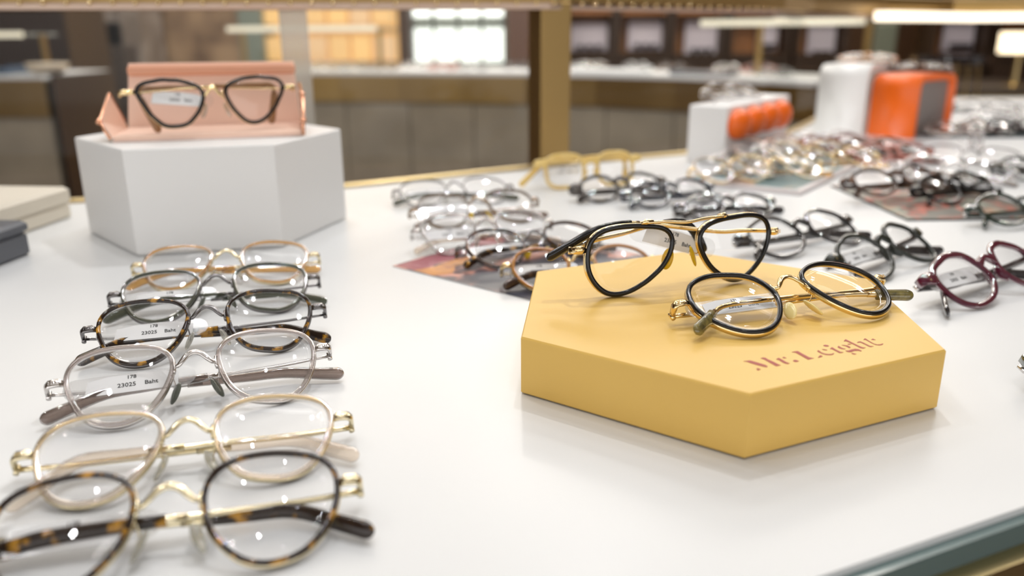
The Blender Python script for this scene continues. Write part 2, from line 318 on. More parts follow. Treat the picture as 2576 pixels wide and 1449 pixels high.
def lens_mesh(side, O, off, dz, k):
    sx, sy, G, R = O; V = []; Fc = []; n = len(G); rings = 5
    cx = side*sx*k; cy = sy*k
    for layer in (0, 1):
        z0 = dz-(.0014 if layer else 0)
        base = len(V)
        for i in range(rings+1):
            f = i/rings
            if i == 0: V.append((cx, cy, -CURVE*cx*cx+z0+.0016)); continue
            for th, r in zip(G, R):
                rr = (r*k-off)*f; x = side*(sx*k+rr*math.cos(th)); y = cy+rr*math.sin(th)
                V.append((x, y, -CURVE*x*x+z0+.0016*(1-f*f)))
        fl = (side > 0) != bool(layer)
        for j in range(n):
            l = (j+1) % n; t = (base, base+1+j, base+1+l); Fc.append(t if fl else t[::-1])
            for i in range(rings-1):
                q = (base+1+i*n+j, base+1+(i+1)*n+j, base+1+(i+1)*n+l, base+1+i*n+l); Fc.append(q if fl else q[::-1])
    a = 1+(rings-1)*n; b = a+1+rings*n
    for j in range(n): l = (j+1) % n; Fc.append((a+j, b+j, b+l, a+l))
    return V, Fc
# style: kind, rim material, metal, temple tip, pad material ...
def style(kind='windsor', shape='A4', ring_m=None, metal=None, tip=None, pad=None, tw=1.15, bar=False, tag_=None, rivets=None, core=None):
    return dict(kind=kind, shape=shape, ring=ring_m, metal=metal, tip=tip or ring_m, pad=pad, tw=tw, bar=bar, tag=tag_, rivets=rivets)
def eyeglasses(label, pose, st, group, tips=None, tpath=None, cut_=.42, pado=.0027, pady=-.0072, base=0., upright=False, detail=1, name='eyeglasses', hx=.067, z_mid=None, tagpos=None, hy=.0075, lift=True):
    """pose = x, y, z over table, yaw, tilt, rho, size.  tips = local (x, y) of the tip of the left temple (lies right) and right temple (lies left)"""
    x0, y0, z0, yaw, tilt, rho, k = pose
    R3 = rot(yaw, tilt, rho)
    M0 = Matrix.LocRotScale(Vector((x0, y0, ZT+z0)), R3, None)
    root = empty(name, M0)
    tag(root, label, 'eyeglasses', group)
    OL = {sd: outline(st['shape'], sd, 72 if detail else 36) for sd in (-1, 1)}
    seg = 8 if detail else 6
    ct, sn, Rz = math.cos(tilt), math.sin(tilt), R3
    kids = []
    def zloc(x, y, w):
        """local z at which a point of the pair is w above the surface it lies on"""
        r = Rz.row[2]; return (base+w-z0-r[0]*x-r[1]*y)/r[2]
    acetate = st['kind'] == 'acetate'
    hx_, hy_ = hx*k, hy*k
    # --- front
    for side in (-1, 1):
        if acetate:
            rw = .0019*st['tw']
            mb = MB(); P = ring(side, OL[side], rw, 0, k)
            mb.tube(P, (0, 0, 1), [rw*(1+.28*max(0, math.sin(th))) for th in (OL[side][2] if side > 0 else OL[side][2][::-1])], .0017, seg, True, power=.75)
            kids.append(mb.obj('rim', st['ring'], root, True))
        else:
            deep = .0016 if st['tw'] > 1.2 else .0012
            mb = MB(); P = ring(side, OL[side], .0007, -.0004-deep*.6, k); mb.tube(P, (0, 0, 1), .0006, deep, seg, True, power=.7); kids.append(mb.obj('rim', st['metal'], root, True))
            if st['kind'] == 'windsor':
                mb = MB(); P = ring(side, OL[side], .0004+.0011*st['tw'], .0002, k); mb.tube(P, (0, 0, 1), .0011*st['tw'], .0012, seg, True, power=.8)
                kids.append(mb.obj('rim_insert', st['ring'], root, True))
        V, Fc = lens_mesh(side, OL[side], .0022 if not acetate else .0034*st['tw'], 0, k)
        kids.append(mesh_obj('lens', V, Fc, LENS, root, True))
    # --- where the rim crosses a height (inner and outer side)
    def rim_x(y, outer, side=1):
        sx, sy, G, R = OL[side]; best = None
        for th, r in zip(G, R):
            if (math.cos(th) > 0) != outer: continue
            d = abs(r*k*math.sin(th)+sy*k-y)
            if best is None or d < best[0]: best = (d, sx*k+r*k*math.cos(th))
        return best[1]
    # --- bridge
    bm = MB()
    if acetate:
        xi = rim_x(.005*k, False)+.0012
        P = spline([(-xi-.002, .0065, -.0002), (-xi*.55, .0098, .0006), (0, .0112, .001), (xi*.55, .0098, .0006), (xi+.002, .0065, -.0002)], 5)
        n = len(P); bm.tube(P, (0, 0, 1), [.0036-.0012*math.sin(math.pi*i/(n-1)) for i in range(n)], .0022, seg, power=.8)
        kids.append(bm.obj('bridge', st['ring'], root, True))
        for side in (-1, 1):                                     # moulded nose pads
            pm = MB(); P = spline([(side*(xi-.001), .003, -.001), (side*(xi-.0012), -.003, -.0022), (side*(xi+.0018), -.009, -.0016)], 4)
            pm.tube(P, (0, 0, 1), [.0012+.0009*math.sin(math.pi*i/8) for i in range(9)], [.002+.0014*math.sin(math.pi*i/8) for i in range(9)], seg)
            kids.append(pm.obj('nose_pad', st['ring'], root, True))
    elif st['bar']:
        bm.tube(spline([(-.0245*k, .0207*k, .0012), (-.012, .0203, .0022), (0, .0192, .0026), (.012, .0203, .0022), (.0245*k, .0207*k, .0012)], 6), (0, 0, 1), .0009, .0011, seg)
        for side in (-1, 1): bm.tube([(side*.028, .0204, .0003), (side*.0255, .0212, .0013), (side*.021, .0212, .0014)], (0, 0, 1), [.0006, .0017, .0009], .0009, seg)
        bm.tube(spline([(-.0115, .008, -.004), (-.006, .0125, -.0046), (0, .0138, -.005), (.006, .0125, -.0046), (.0115, .008, -.004)], 4), (0, 0, 1), .0006, .0007, seg) if False else None
        kids.append(bm.obj('brow_bar', st['metal'], root, True))
    else:
        xi = (rim_x(.005*k, False, 1)+rim_x(.005*k, False, -1))/2
        P = spline([(-xi-.0002, .0066, -.0006), (-xi*.86, .0050, .0006), (-xi*.66, .0064, .0018), (-xi*.36, .0094, .0026), (0, .0106, .003), (xi*.36, .0094, .0026), (xi*.66, .0064, .0018), (xi*.86, .0050, .0006), (xi+.0002, .0066, -.0006)], 4)
        n = len(P); bm.tube(P, (0, 0, 1), [.0008+.0008*math.sin(math.pi*i/(n-1)) for i in range(n)], .0010, seg)
        for side in (-1, 1): bm.tube([(side*(xi+.0005), .0085, -.0006), (side*(xi+.0002), .0052, -.0004), (side*(xi+.0007), .0018, -.0006)], (0, 0, 1), .0009, .0013, seg)
        kids.append(bm.obj('bridge', st['metal'], root, True))
        if detail:                                               # milled beading on the top of the bridge
            be = MB()
            for i in range(-5, 6):
                x = i*.0008; be.ball((x, .0109-.0031*(x/.006)**2*.75, .0037-.0008*(x/.006)**2), .00042, 6, 4)
            kids.append(be.obj('bridge_beading', st['metal'], root, True)); tag(kids[-1], kind='stuff')
    # --- nose pads on wire arms
    if not acetate and st['pad'] is not None:
        for side in (-1, 1):
            xi = rim_x(-.001*k, False, side)
            am = MB(); am.tube(spline([(side*(xi+.0006), .0015, -.0014), (side*(xi-.0002), -.0005, -.0050), (side*(xi+.0019-pado), pady+.0035, -.0064), (side*(xi+.0019-pado), pady+.0004, -.0058)], 4), (0, 1, .3), .00038, None, 6)
            kids.append(am.obj('pad_arm', st['metal'], root, True))
            c = (side*(rim_x(-.007*k, False, side)-pado), pady, -.0050); pm = MB(); pm.ball((0, 0, 0), .001, 14, 10, (1.25, 6.6, 3.5))
            M = Matrix.Translation(c) @ Matrix.Rotation(side*math.radians(17), 4, 'Z') @ Matrix.Rotation(side*math.radians(-38), 4, 'Y') 
            o = pm.obj('nose_pad', st['pad'], root, True, M); kids.append(o)
    # --- end pieces and temples
    for side in (-1, 1):
        xo = rim_x(hy_, True, side)
        zh = -CURVE*xo*xo
        hz_ = -.0118
        em = MB()
        if acetate:
            em.tube([(side*(xo-.0042), hy_-.001, zh), (side*(xo+.0006), hy_+.0002, zh+.0003), (side*(hx_-.002), hy_+.0008, zh), (side*(hx_+.0006), hy_+.0006, zh-.0012), (side*(hx_+.0008), hy_+.0004, hz_+.003)], (0, 1, 0.02), [.0017, .0018, .0018, .0021, .0019], [.0046, .0054, .0044, .0036, .0031], seg, power=.6)
            kids.append(em.obj('end_piece', st['ring'], root, True))
            if st['rivets'] is not None:
                rv = MB()
                for q in (-.0012, .0012): rv.ball((side*(hx_-.0045), hy_+q, zh+.0017), .0006, 8, 4, (1, 1, .5))
                kids.append(rv.obj('rivet', st['rivets'], root, True))
        else:
            em.tube([(side*(xo-.0006), hy_, zh-.0004), (side*(xo+.002), hy_+.0006, zh+.0004), (side*(hx_-.0015), hy_+.0006, zh), (side*(hx_-.0001), hy_+.0004, zh-.0014), (side*(hx_+.0002), hy_, hz_+.0012)], (0, 1, .05), [.0008, .0010, .0010, .0011, .0010], [.0015, .0024, .0023, .0021, .0018], seg, power=.55)
            kids.append(em.obj('end_piece', st['metal'], root, True))
            if detail:
                bd = MB()
                for q in range(4):
                    for w in (-.0006, .0006): bd.ball((side*(xo+.0022+q*.0012), hy_+.0006+w, zh+.0011), .00045, 6, 4)
                kids.append(bd.obj('end_piece_beading', st['metal'], root, True)); tag(kids[-1], kind='stuff')
        hm = MB(); hm.tube([(side*hx_, hy_-.0021, hz_), (side*hx_, hy_+.0021, hz_)], (0, 0, 1), .0013, None, 8)
        kids.append(hm.obj('hinge', st['metal'] if st['metal'] else SILV, root, True))
        # temple (folded flat behind the front, crossing to the other side)
        far = -side
        if tips: tx, ty = tips[0 if side < 0 else 1]
        else: tx, ty = far*.069*k, -.016*k
        over = .0062 if side > 0 else .0028
        if tpath: pts = [(side*(hx_-.001), hy_, hz_)]+tpath[0 if side < 0 else 1]
        elif upright:
            zz = -.0155 if side > 0 else -.0125
            pts = [(side*(hx_-.001), hy_, hz_), (side*.03*k, hy_+.003, zz-.002), (far*.012*k, hy_+.0055, zz-.004), (far*.038*k, hy_+.0055, zz-.004), (far*.052*k, hy_+.002, zz-.0045), (tx, ty, zz-.005)]
        else:
            def wp(x, y, w): return (x, y, zloc(x, y, w))
            ym = hy_-.003
            pts = [(side*(hx_-.001), hy_, hz_), (side*.045*k, hy_-.0016, None), (side*.012*k, ym, None), (far*.022*k, ym-.0012, None), (far*.042*k, ym-.0022, None), (tx*.84, ty*.55+(ym-.004)*.45, None), (tx, ty, None)]
            wh = z0-base+Rz.row[2][0]*side*hx_+Rz.row[2][1]*hy_+Rz.row[2][2]*hz_
            ws = [None, .72*wh+.28*over, .30*wh+.70*over+.001, over+.0016, over+.0014, over*.6+.0020, .0034]
            pts = [p if p[2] is not None else wp(p[0], p[1], max(w, .0030)) for p, w in zip(pts, ws)]
        SP = [Vector(p) for p in spline(pts, 5)]
        Ls = [0.]
        for i in range(1, len(SP)): Ls.append(Ls[-1]+(SP[i]-SP[i-1]).length)
        LT = Ls[-1]; r0 = .0042; body = [p for p, l in zip(SP, Ls) if l < LT-r0]; lb = [l for l in Ls if l < LT-r0]
        def along(d):
            for i in range(1, len(SP)):
                if d <= Ls[i]: t = (d-Ls[i-1])/(Ls[i]-Ls[i-1]); return SP[i-1].lerp(SP[i], t)
            return SP[-1]
        ex = [LT-r0*q for q in (1, .8, .6, .42, .26, .13, .05, .01)]
        SP = body+[along(d) for d in ex]; FR = [l/LT for l in lb+ex]; n = len(SP); cut = min(n-9, sum(1 for q in FR if q < cut_)) if not acetate else 0
        refs = [(0, .82, .57) if not upright else (0, 1, 0)]*n
        def prof(i):
            f = FR[i]
            if acetate: a = .0013+.0006*f; b = .0027 if f < .15 else .0024+.0016*max(0, f-.5)*2
            else: a = .0013+.0007*f; b = .0021+.0013*max(0, f-.5)/.5
            e0 = (f-1+r0/LT)/(r0/LT)
            if e0 > 0: e = math.sqrt(max(.002, 1-e0**2)); a *= e; b *= e
            return a, b
        if not acetate:
            wm = MB(); wm.tube(SP[:cut+2], refs[0], .00055 if cut_ < .5 else .0009, .0009 if cut_ < .5 else .0014, 6)
            wm.tube(SP[cut-1:cut+2], refs[0], [.0013]*3, [.0016]*3, seg, power=.7)
            tp = wm.obj('temple', st['metal'], root, True); kids.append(tp)
            tm = MB(); tm.tube(SP[cut:], refs[0], [prof(i)[0] for i in range(cut, n)], [prof(i)[1] for i in range(cut, n)], seg, power=.8)
            o = tm.obj('temple_tip', st['tip'], tp, True)
        else:
            tm = MB(); tm.tube(SP, refs[0], [prof(i)[0] for i in range(n)], [prof(i)[1] for i in range(n)], seg, power=.7)
            kids.append(tm.obj('temple', st['tip'], root, True))
    # --- price tag round the left temple
    if st['tag'] is not None:
        tx, ty, tz, ang, lean = tagpos or (-.0305, .0055, -.0078, 0, 0)
        M = Matrix.Translation((tx, ty, tz)) @ Matrix.Rotation(ang, 4, 'Z') @ Matrix.Rotation(lean, 4, 'X')
        def rr(w, h_, r, n=5):
            P = []
            for cx, cy, a0 in ((w/2-r, h_/2-r, 0), (-w/2+r, h_/2-r, 90), (-w/2+r, -h_/2+r, 180), (w/2-r, -h_/2+r, 270)):
                for i in range(n+1): a = math.radians(a0+90*i/n); P.append((cx+r*math.cos(a), cy+r*math.sin(a)))
            return P
        fm = MB(); Q = rr(.060, .0125, .006); fm.prism(Q, -.0004, -.00025)
        tg = fm.obj('price_tag', FILM, root, False, M)
        pm = MB(); pm.prism([(-.0205, -.0052), (.0215, -.0058), (.0220, .0025), (.016, .0046), (.004, .0055), (-.010, .0052), (-.0190, .0035)], -.0002, 0)
        pm.obj('paper_label', PAPER, tg)
        text_obj('price_print', '178', .0030, tg, Matrix.Translation((.0005, .0034, .00008)))
        text_obj('price_print', '23025    Baht' if st['tag'] == 1 else st['tag'], .0034, tg, Matrix.Translation((.0032, -.0012, .00008)))
    # --- let the lowest point touch what it stands on
    if lift:
        lo = 9
        for o in [c for c in root.children] + [g for c in root.children for g in c.children]:
            Mw = M0 @ (LM.get(o.parent.name, Matrix()) if o.parent is not root else Matrix()) @ LM.get(o.name, Matrix())
            r2 = Mw.row[2]
            co = np.empty(len(o.data.vertices)*3); o.data.vertices.foreach_get('co', co); co = co.reshape(-1, 3)
            lo = min(lo, (co @ np.array(r2[:3])+r2[3]).min())
        root.location.z += ZT+base+.0001-lo
        if DEBUG: print('LIFT %.4f %s' % (ZT+base-lo, label[:40]))
    return root
# ---------------------------------------------------------------- the room shell
def struct(name, mb, m): o = mb.obj(name, m); o['kind'] = 'structure'; return o
WALLW = mat('dark_wall_wood', (.11, .056, .028), .5, noise=(2.2, (.20, .10, .045), (.3, .7), (1, 1, .25)))
TILE = mat('brown_floor_stone', (.16, .12, .09), .35, noise=(1.5, (.11, .08, .06)))
CEILM = mat('cream_ceiling_paint', (.42, .36, .28), .8)
struct('floor', MB().box((0, 3, -.05), (12, 14, .1)), TILE)
struct('ceiling', MB().box((0, 3, CEIL+.05), (12, 14, .1)), CEILM)
struct('wall_back', MB().box((0, 8.55, CEIL/2), (12, .1, CEIL)), WALLW)
struct('wall_left', MB().box((-5.95, 3, CEIL/2), (.1, 11, CEIL)), WALLW)
struct('wall_right', MB().box((5.95, 3, CEIL/2), (.1, 11, CEIL)), WALLW)
struct('wall_front', MB().box((0, -3.95, CEIL/2), (12, .1, CEIL)), mat('cream_wall_paint', (.5, .44, .36), .8))

# ---------------------------------------------------------------- display table
WHITE = mat('white_laminate', (.72, .725, .725), .32, 0, .45)
GREYF = mat('grey_stone_panel', (.34, .29, .22), .75, noise=(5, (.27, .23, .175)))
EDGE = glass_mat('green_glass_edge', (.35, .5, .5), .12)
GEDGE = mat('glass_edge_green', (.13, .19, .185), .15, 0, .6, coat=.5)
# plan of the table: far side from left to right, then the near side
FAR = [(-1.55, .86), (-.95, .80), (-.52, .862), (-.198, .955), (.013, 1.082), (.259, 1.215), (.49, 1.45), (.63, 1.70), (.95, 2.10), (1.18, 2.27), (2.6, 2.22)]
NEAR = [(2.6, 1.33), (.196, .2715), (.105, .2315), (-1.55, -.497)]
def offset(poly, d):
    n = len(poly); out = []
    for i in range(n):
        a, b, c = (np.array(poly[(i+k) % n]) for k in (-1, 0, 1))
        u = (b-a)/np.linalg.norm(b-a); w = (c-b)/np.linalg.norm(c-b)
        nu = np.array((u[1], -u[0])); nw = np.array((w[1], -w[0])); m = nu+nw; m /= np.linalg.norm(m); out.append(tuple(b+m*d/max(.3, m.dot(nu))))
    return out
PLAN = (FAR+NEAR)[::-1]     # counter-clockwise
def shapely(poly, d): return offset(poly, d)
tbl = empty('display_table', loc=(0, 1.0, 0)); tag(tbl, 'white topped display table with brass edge that holds all the eyeglasses nearest us', 'table')
def tpart(name, poly, z0, z1, m, p=tbl):
    mb = MB(); mb.prism([(x, y-1.0) for x, y in poly], z0, z1); o = mb.obj(name, m, p); return o
tpart('table_top', PLAN, ZT-.012, ZT, WHITE)
tpart('glass_edge', offset(PLAN, .0045), ZT-.0125, ZT-.0030, GEDGE)
tpart('brass_band', offset(PLAN, .012), ZT-.060, ZT-.0125, BRASSL)
tpart('plinth', offset(PLAN, -.05), .0, ZT-.060, mat('dark_plinth', (.03, .02, .015), .6))
# raised brass lip along the far side
lip = MB(); P = [(x, y-1+.006, ZT+.001) for x, y in FAR]; lip.tube(P, (0, 0, 1), .007, .0035, 8, power=.6); lip.obj('brass_lip', BRASSL, tbl, True)

# ---------------------------------------------------------------- glass guard over the far side, on brass posts
grd = empty('glass_guard', loc=(0, 1.1, ZT)); tag(grd, 'brass framed glass guard with low beam along the far side of the table', 'glass guard')
BZ = .204
bp = [(-1.2, 1.0), (-.6, 1.02), (.05, 1.125), (.455, 1.475), (.595, 1.73), (.93, 2.15), (1.20, 2.34), (2.6, 2.30)]
bm = MB(); bm.tube([(x, y-1.1, BZ+.03) for x, y in bp], (0, 0, 1), .02, .024, 8, power=.35); bm.obj('beam', BRASS, grd)
bm = MB(); bm.tube([(x, y-1.1-.022, BZ+.0035) for x, y in bp], (0, 0, 1), .004, .0045, 8, power=.6); bm.obj('beam_lip', mat('pink_brass', (.62, .47, .38), .35, 1), grd)
stud = MB(); stud.ball((0, 0, 0), .0028, 8, 6); L = 0; sm = None  # tiny gold balls added as the row of glints along the beam
seglen = [math.dist(bp[i], bp[i+1]) for i in range(len(bp)-1)]; tot = sum(seglen)
for i in range(76):
    d = .12+i*.0255
    if d > tot: break
    j = 0; dd = d
    while dd > seglen[j]: dd -= seglen[j]; j += 1
    f = dd/seglen[j]; x = bp[j][0]+(bp[j+1][0]-bp[j][0])*f; y = bp[j][1]+(bp[j+1][1]-bp[j][1])*f
    M = Matrix.Translation((x, y-1.1-.027, BZ+.0075))
    if sm is None: o = stud.obj('stud', GOLD, grd, True, M); sm = o
    else: o = sm.copy(); COL.objects.link(o); o.matrix_local = M
def post(x, y, w, d, rz, m, parent, z0, z1, name='post'):
    mb = MB(); mb.box((x, y, (z0+z1)/2), (w, d, z1-z0), rz, .002); return mb.obj(name, m, parent)
post(.052, 1.128-1.1, .044, .04, math.radians(24), BRASS, grd, -ZT, BZ+.01)
post(1.62, 2.33-1.1, .05, .04, 0, BRASS, grd, -ZT, BZ+.01)
post(-1.15, 1.0-1.1, .05, .04, 0, BRASS, grd, -ZT, BZ+.01)
PANE = glass_mat('guard_glass', (.985, .99, .985), .008, 0, .2)
PEDGE = glass_mat('frosted_glass_edge', (.8, .78, .72), .05, .45)
def pane(a, b, name='glass_pane'):
    ax, ay = a; bx, by = b; L = math.dist(a, b); mb = MB(); mb.box(((ax+bx)/2, (ay+by)/2-1.1, BZ/2+.003), (L, .004, BZ-.008), math.atan2(by-ay, bx-ax)); return mb.obj(name, PANE, grd)
pane((-1.13, .99), (-.292, 1.066)); pane((-.252, 1.070), (.022, 1.113)); pane((.078, 1.15), (.45, 1.47)); pane((.456, 1.477), (.592, 1.726)); pane((.598, 1.734), (.93, 2.15)); pane((.935, 2.153), (1.20, 2.34))
mb = MB(); mb.box((-.272, 1.068-1.1, BZ/2+.003), (.034, .006, BZ-.006), .12); mb.obj('glass_joint', PEDGE, grd)
sl = MB(); a, b = (.86, 2.02), (1.22, 2.30); sl.box(((a[0]+b[0])/2, (a[1]+b[1])/2-.035, ZT+BZ+.004), (math.dist(a, b)*1.0, .03, .022), math.atan2(b[1]-a[1], b[0]-a[0]))  # bar of warm glowing material along the bottom of the beam
o = sl.obj('strip_light', mat('warm_led', (1, .9, .75), .5, emit=((1, .86, .66), 1.5))); tag(o, 'bright warm glowing strip under the beam at the top right', 'light')
sl = MB(); sl.box((1.88, 2.26, ZT+BZ+.004), (1.34, .03, .022)); o = sl.obj('strip_light', MATS['warm_led']); tag(o, 'long warm glowing strip under the beam running out of the picture at right', 'light')

# ---------------------------------------------------------------- yellow hexagon block
YEL = mat('mustard_lacquer', (.765, .485, .118), .42, 0, .4, noise=(9, (.785, .505, .127), (.3, .7)), bump=(700, .04))
hexa = empty('hexagonal_block', loc=(.11059, .42437, ZT)); tag(hexa, 'mustard yellow hexagonal display block with dark red lettering, standing at right of the middle', 'display block')
hp = [(.11664*math.cos(-2.7173+i*math.pi/3), .11664*math.sin(-2.7173+i*math.pi/3)) for i in range(6)]
mb = MB(); mb.prism(hp, .0006, .031, .0008); mb.obj('block_body', YEL, hexa)
# lettering, traced stroke by stroke: crop pixels of (1840,830) at 420/2576
def lp(pts):
    out = []
    for x, y in pts:
        p = on(1840+x*.16304, 830+y*.16304, .031); out.append((p.x-.11059, p.y-.42437))
    return out
STROKES = [
 [(185, 488), (235, 478), (290, 474), (330, 485), (450, 520), (530, 545), (560, 565), (545, 578), (500, 570), (400, 545), (290, 512), (240, 492)],
 [(385, 600), (410, 592), (450, 610), (415, 625), (395, 620)],
 [(450, 440), (485, 428), (525, 432), (560, 455), (640, 490), (710, 525), (760, 548), (735, 553), (690, 562), (640, 535), (560, 490), (505, 458), (480, 450)],
 [(690, 455), (720, 435), (745, 440), (790, 465), (850, 500), (900, 518), (870, 527), (830, 522), (780, 498), (730, 465), (712, 462)],
 [(785, 432), (805, 418), (850, 436), (815, 440)],
 [(950, 475), (970, 464), (1010, 470), (1042, 484), (1015, 494), (980, 495), (955, 485)],
 [(930, 345), (975, 335), (1020, 328), (1045, 340), (1100, 372), (1200, 425), (1275, 440), (1240, 447), (1185, 460), (1130, 430), (1050, 385), (990, 352)],
 [(1333, 432), (1355, 402), (1375, 393), (1408, 410), (1370, 424)],
 [(1322, 330), (1338, 315), (1352, 322), (1390, 350), (1440, 368), (1500, 375), (1550, 372), (1575, 358), (1585, 366), (1565, 383), (1520, 390), (1460, 388), (1400, 370), (1345, 345)],
 [(1395, 300), (1420, 300), (1480, 310), (1470, 318), (1430, 313)],
 [(1415, 243), (1440, 232), (1480, 236), (1508, 250), (1480, 260), (1440, 255)],
 [(1520, 298), (1540, 272), (1560, 272), (1600, 298), (1680, 340), (1730, 348), (1700, 355), (1665, 358), (1610, 328), (1548, 297)],
 [(1637, 268), (1650, 248), (1668, 256), (1690, 272), (1730, 288), (1765, 294), (1740, 300), (1700, 296), (1660, 283)],
 [(1700, 238), (1740, 236), (1790, 242), (1830, 262), (1840, 275), (1815, 282), (1795, 268), (1760, 250)],
 [(1790, 222), (1815, 214), (1850, 224), (1815, 228)],
 [(1758, 320), (1800, 322), (1850, 305), (1910, 293), (1960, 300), (2010, 325), (2000, 333), (1960, 322), (1900, 325), (1840, 345), (1800, 342), (1770, 332)],
 [(1850, 360), (1870, 358), (1930, 375), (1900, 380), (1865, 374)],
 [(1733, 178), (1755, 148), (1775, 152), (1850, 190), (1950, 240), (2020, 270), (2070, 278), (2030, 290), (1990, 282), (1900, 235), (1800, 188), (1765, 175)],
 [(1935, 200), (1955, 184), (1990, 180), (2030, 195), (2090, 225), (2140, 250), (2195, 254), (2150, 266), (2120, 258), (2050, 222), (1990, 195), (1955, 198)],
 [(2035, 158), (2055, 133), (2075, 138), (2130, 175), (2200, 215), (2250, 228), (2300, 224), (2330, 213), (2345, 218), (2325, 232), (2280, 240), (2220, 232), (2150, 200), (2080, 160), (2060, 152)],
 [(2155, 152), (2180, 137), (2225, 156), (2190, 157)]]
RED = mat('dark_red_print', (.37, .045, .032), .55)
for st_ in STROKES:
    P = lp(st_); mb = MB(); mb.prism(P, .03105, .03115)
    o = mb.obj('letter_stroke', RED, hexa)
# ---------------------------------------------------------------- white hexagon block with the pink case
WHB = mat('white_lacquer', (.80, .79, .775), .45, 0, .4)
wh = empty('hexagonal_block', loc=(-.27734, .75991, ZT)); tag(wh, 'tall white hexagonal display block under the pink eyeglass case', 'display block')
hp = [(.11663*math.cos(-2.9017+i*math.pi/3), .11663*math.sin(-2.9017+i*math.pi/3)) for i in range(6)]
mb = MB(); mb.prism(hp, .0006, .08817, .0012); mb.obj('block_body', WHB, wh)
PINK = mat('pink_leather', (.72, .36, .23), .5, 0, .3, bump=(900, .1)); PINKL = mat('pale_pink_lining', (.87, .60, .47), .6); PCOP = mat('copper_trim', (.80, .42, .26), .22, 1)
cz = ZT+.0882; fl = Vector((-.336, .690, 0)); fr = Vector((-.186, .729, 0)); ux = (fr-fl).normalized(); uy = Vector((-ux.y, ux.x, 0)); LN = (fr-fl).length
case = empty('eyeglass_case', Matrix.Translation((fl.x, fl.y, cz)) @ Matrix.Rotation(math.atan2(ux.y, ux.x), 4, 'Z')); tag(case, 'open pink leather eyeglass case with copper trim on the white hexagonal block', 'eyeglass case')
D = .072
mb = MB(); mb.box((LN/2, D/2, .003), (LN, D, .0055), 0, .0015); mb.obj('case_floor', PINKL, case)
mb = MB(); mb.add([(0, D, .004), (LN, D, .004), (LN, D+.004, .004), (0, D+.004, .004), (.006, D+.010, .062), (LN-.002, D+.010, .062), (LN-.002, D+.014, .062), (.006, D+.014, .062)], [(0, 1, 5, 4), (2, 3, 7, 6), (3, 0, 4, 7), (1, 2, 6, 5), (4, 5, 6, 7), (3, 2, 1, 0)]); mb.obj('case_back', PINKL, case)
mb = MB(); mb.box((LN/2+.002, D+.0085, .0555), (LN-.006, .010, .0095), 0, .002); mb.obj('case_lid_edge', PINK, case)
mb = MB(); mb.tube([(-.002, .0, .003), (-.011, .010, .017), (-.005, .036, .0385), (-.0005, D-.01, .012)], (1, 0, 0), .0009, .0014, 6); mb.obj('copper_edge', PCOP, case, True)
mb = MB(); mb.add([(0, .001, .004), (-.009, .011, .0165), (-.004, .034, .037), (.0, D-.008, .010), (.001, D-.004, .004)]+[(x-.0022, y, z) for x, y, z in [(0, .001, .004), (-.009, .011, .0165), (-.004, .034, .037), (.0, D-.008, .010), (.001, D-.004, .004)]], [(0, 1, 2, 3, 4), (9, 8, 7, 6, 5)]+[(i, 5+i, 5+(i+1) % 5, (i+1) % 5) for i in range(5)]); mb.obj('case_side_flap', PINKL, case)
mb = MB(); mb.tube([(LN+.001, -.001, .001), (LN+.002, .0, .014), (LN+.003, .03, .034), (LN+.001, D, .042)], (1, 0, 0), .0010, .0018, 6); mb.obj('copper_edge', PCOP, case, True)
mb = MB(); mb.add([(LN, .002, .004), (LN+.002, .002, .013), (LN+.002, .03, .033), (LN, D-.003, .038), (LN, D-.003, .004)]+[(LN+.0022, .002, .004), (LN+.004, .002, .013), (LN+.004, .03, .033), (LN+.0022, D-.003, .038), (LN+.0022, D-.003, .004)], [(4, 3, 2, 1, 0), (5, 6, 7, 8, 9)]+[((i+1) % 5, 5+(i+1) % 5, 5+i, i) for i in range(5)]); mb.obj('case_side_flap', PINKL, case)
for c in ((-.011, .010, .017), (LN+.002, .0, .014), (LN+.003, .03, .034)):
    mb = MB(); mb.ball(c, .0028, 10, 6); mb.obj('copper_corner', PCOP, case, True)
mb = MB(); mb.tube([(0, -.0006, .0010), (LN, -.0006, .0010)], (0, 0, 1), .0009, .0011, 6); mb.obj('copper_edge', mat('pink_edge', (.82, .62, .54), .35), case, True)
# ---------------------------------------------------------------- eyeglasses in the left row
mm = .001
GR = 'gold and acetate eyeglasses in the left row'
ROWS = [
 ('A1', style('windsor', 'A4', CLAMB, PGOLD, CLAMB, PADM, tag_=None), 'amber rimmed eyeglasses, farthest of the left row, in front of the white block', [(67.8, -1.2), (-67.6, -17)]),
 ('A2', style('windsor', 'A4', CLOLIVE, GUN, CLOLIVE, PADG, tag_=1), 'olive grey eyeglasses with dark metal bridge, second farthest in the left row', [(69.2, -20), (-68.4, -15.4)]),
 ('A3', style('windsor', 'A4', TORT, GUN, TORT, PADM, tag_=1, tw=1.1), 'dark tortoiseshell eyeglasses with gunmetal bridge, third from the far end of the left row', [(67.7, -20), (-69, -14.1)]),
 ('A4', style('windsor', 'A4', CLGREY, SILV, CLTAUPE, PADG, tag_=1), 'clear grey eyeglasses with silver bridge and a sharp price tag in the left row', [(71.9, -7.7), (-69.4, -10.2)]),
 ('A5', style('windsor', 'A4', CLCHAMP, PGOLD, CLCHAMP, PADM, tag_=None), 'pale champagne eyeglasses with gold bridge, second nearest in the left row', [(68.9, -17), (-64, -21)]),
 ('A6', style('windsor', 'A6', TORT, PGOLD, TORT, PADM, tag_=1, tw=1.0), 'brown tortoiseshell round eyeglasses with gold bridge, nearest of all at bottom left', [(70.1, -16.1), (-61.3, 2)]),
]
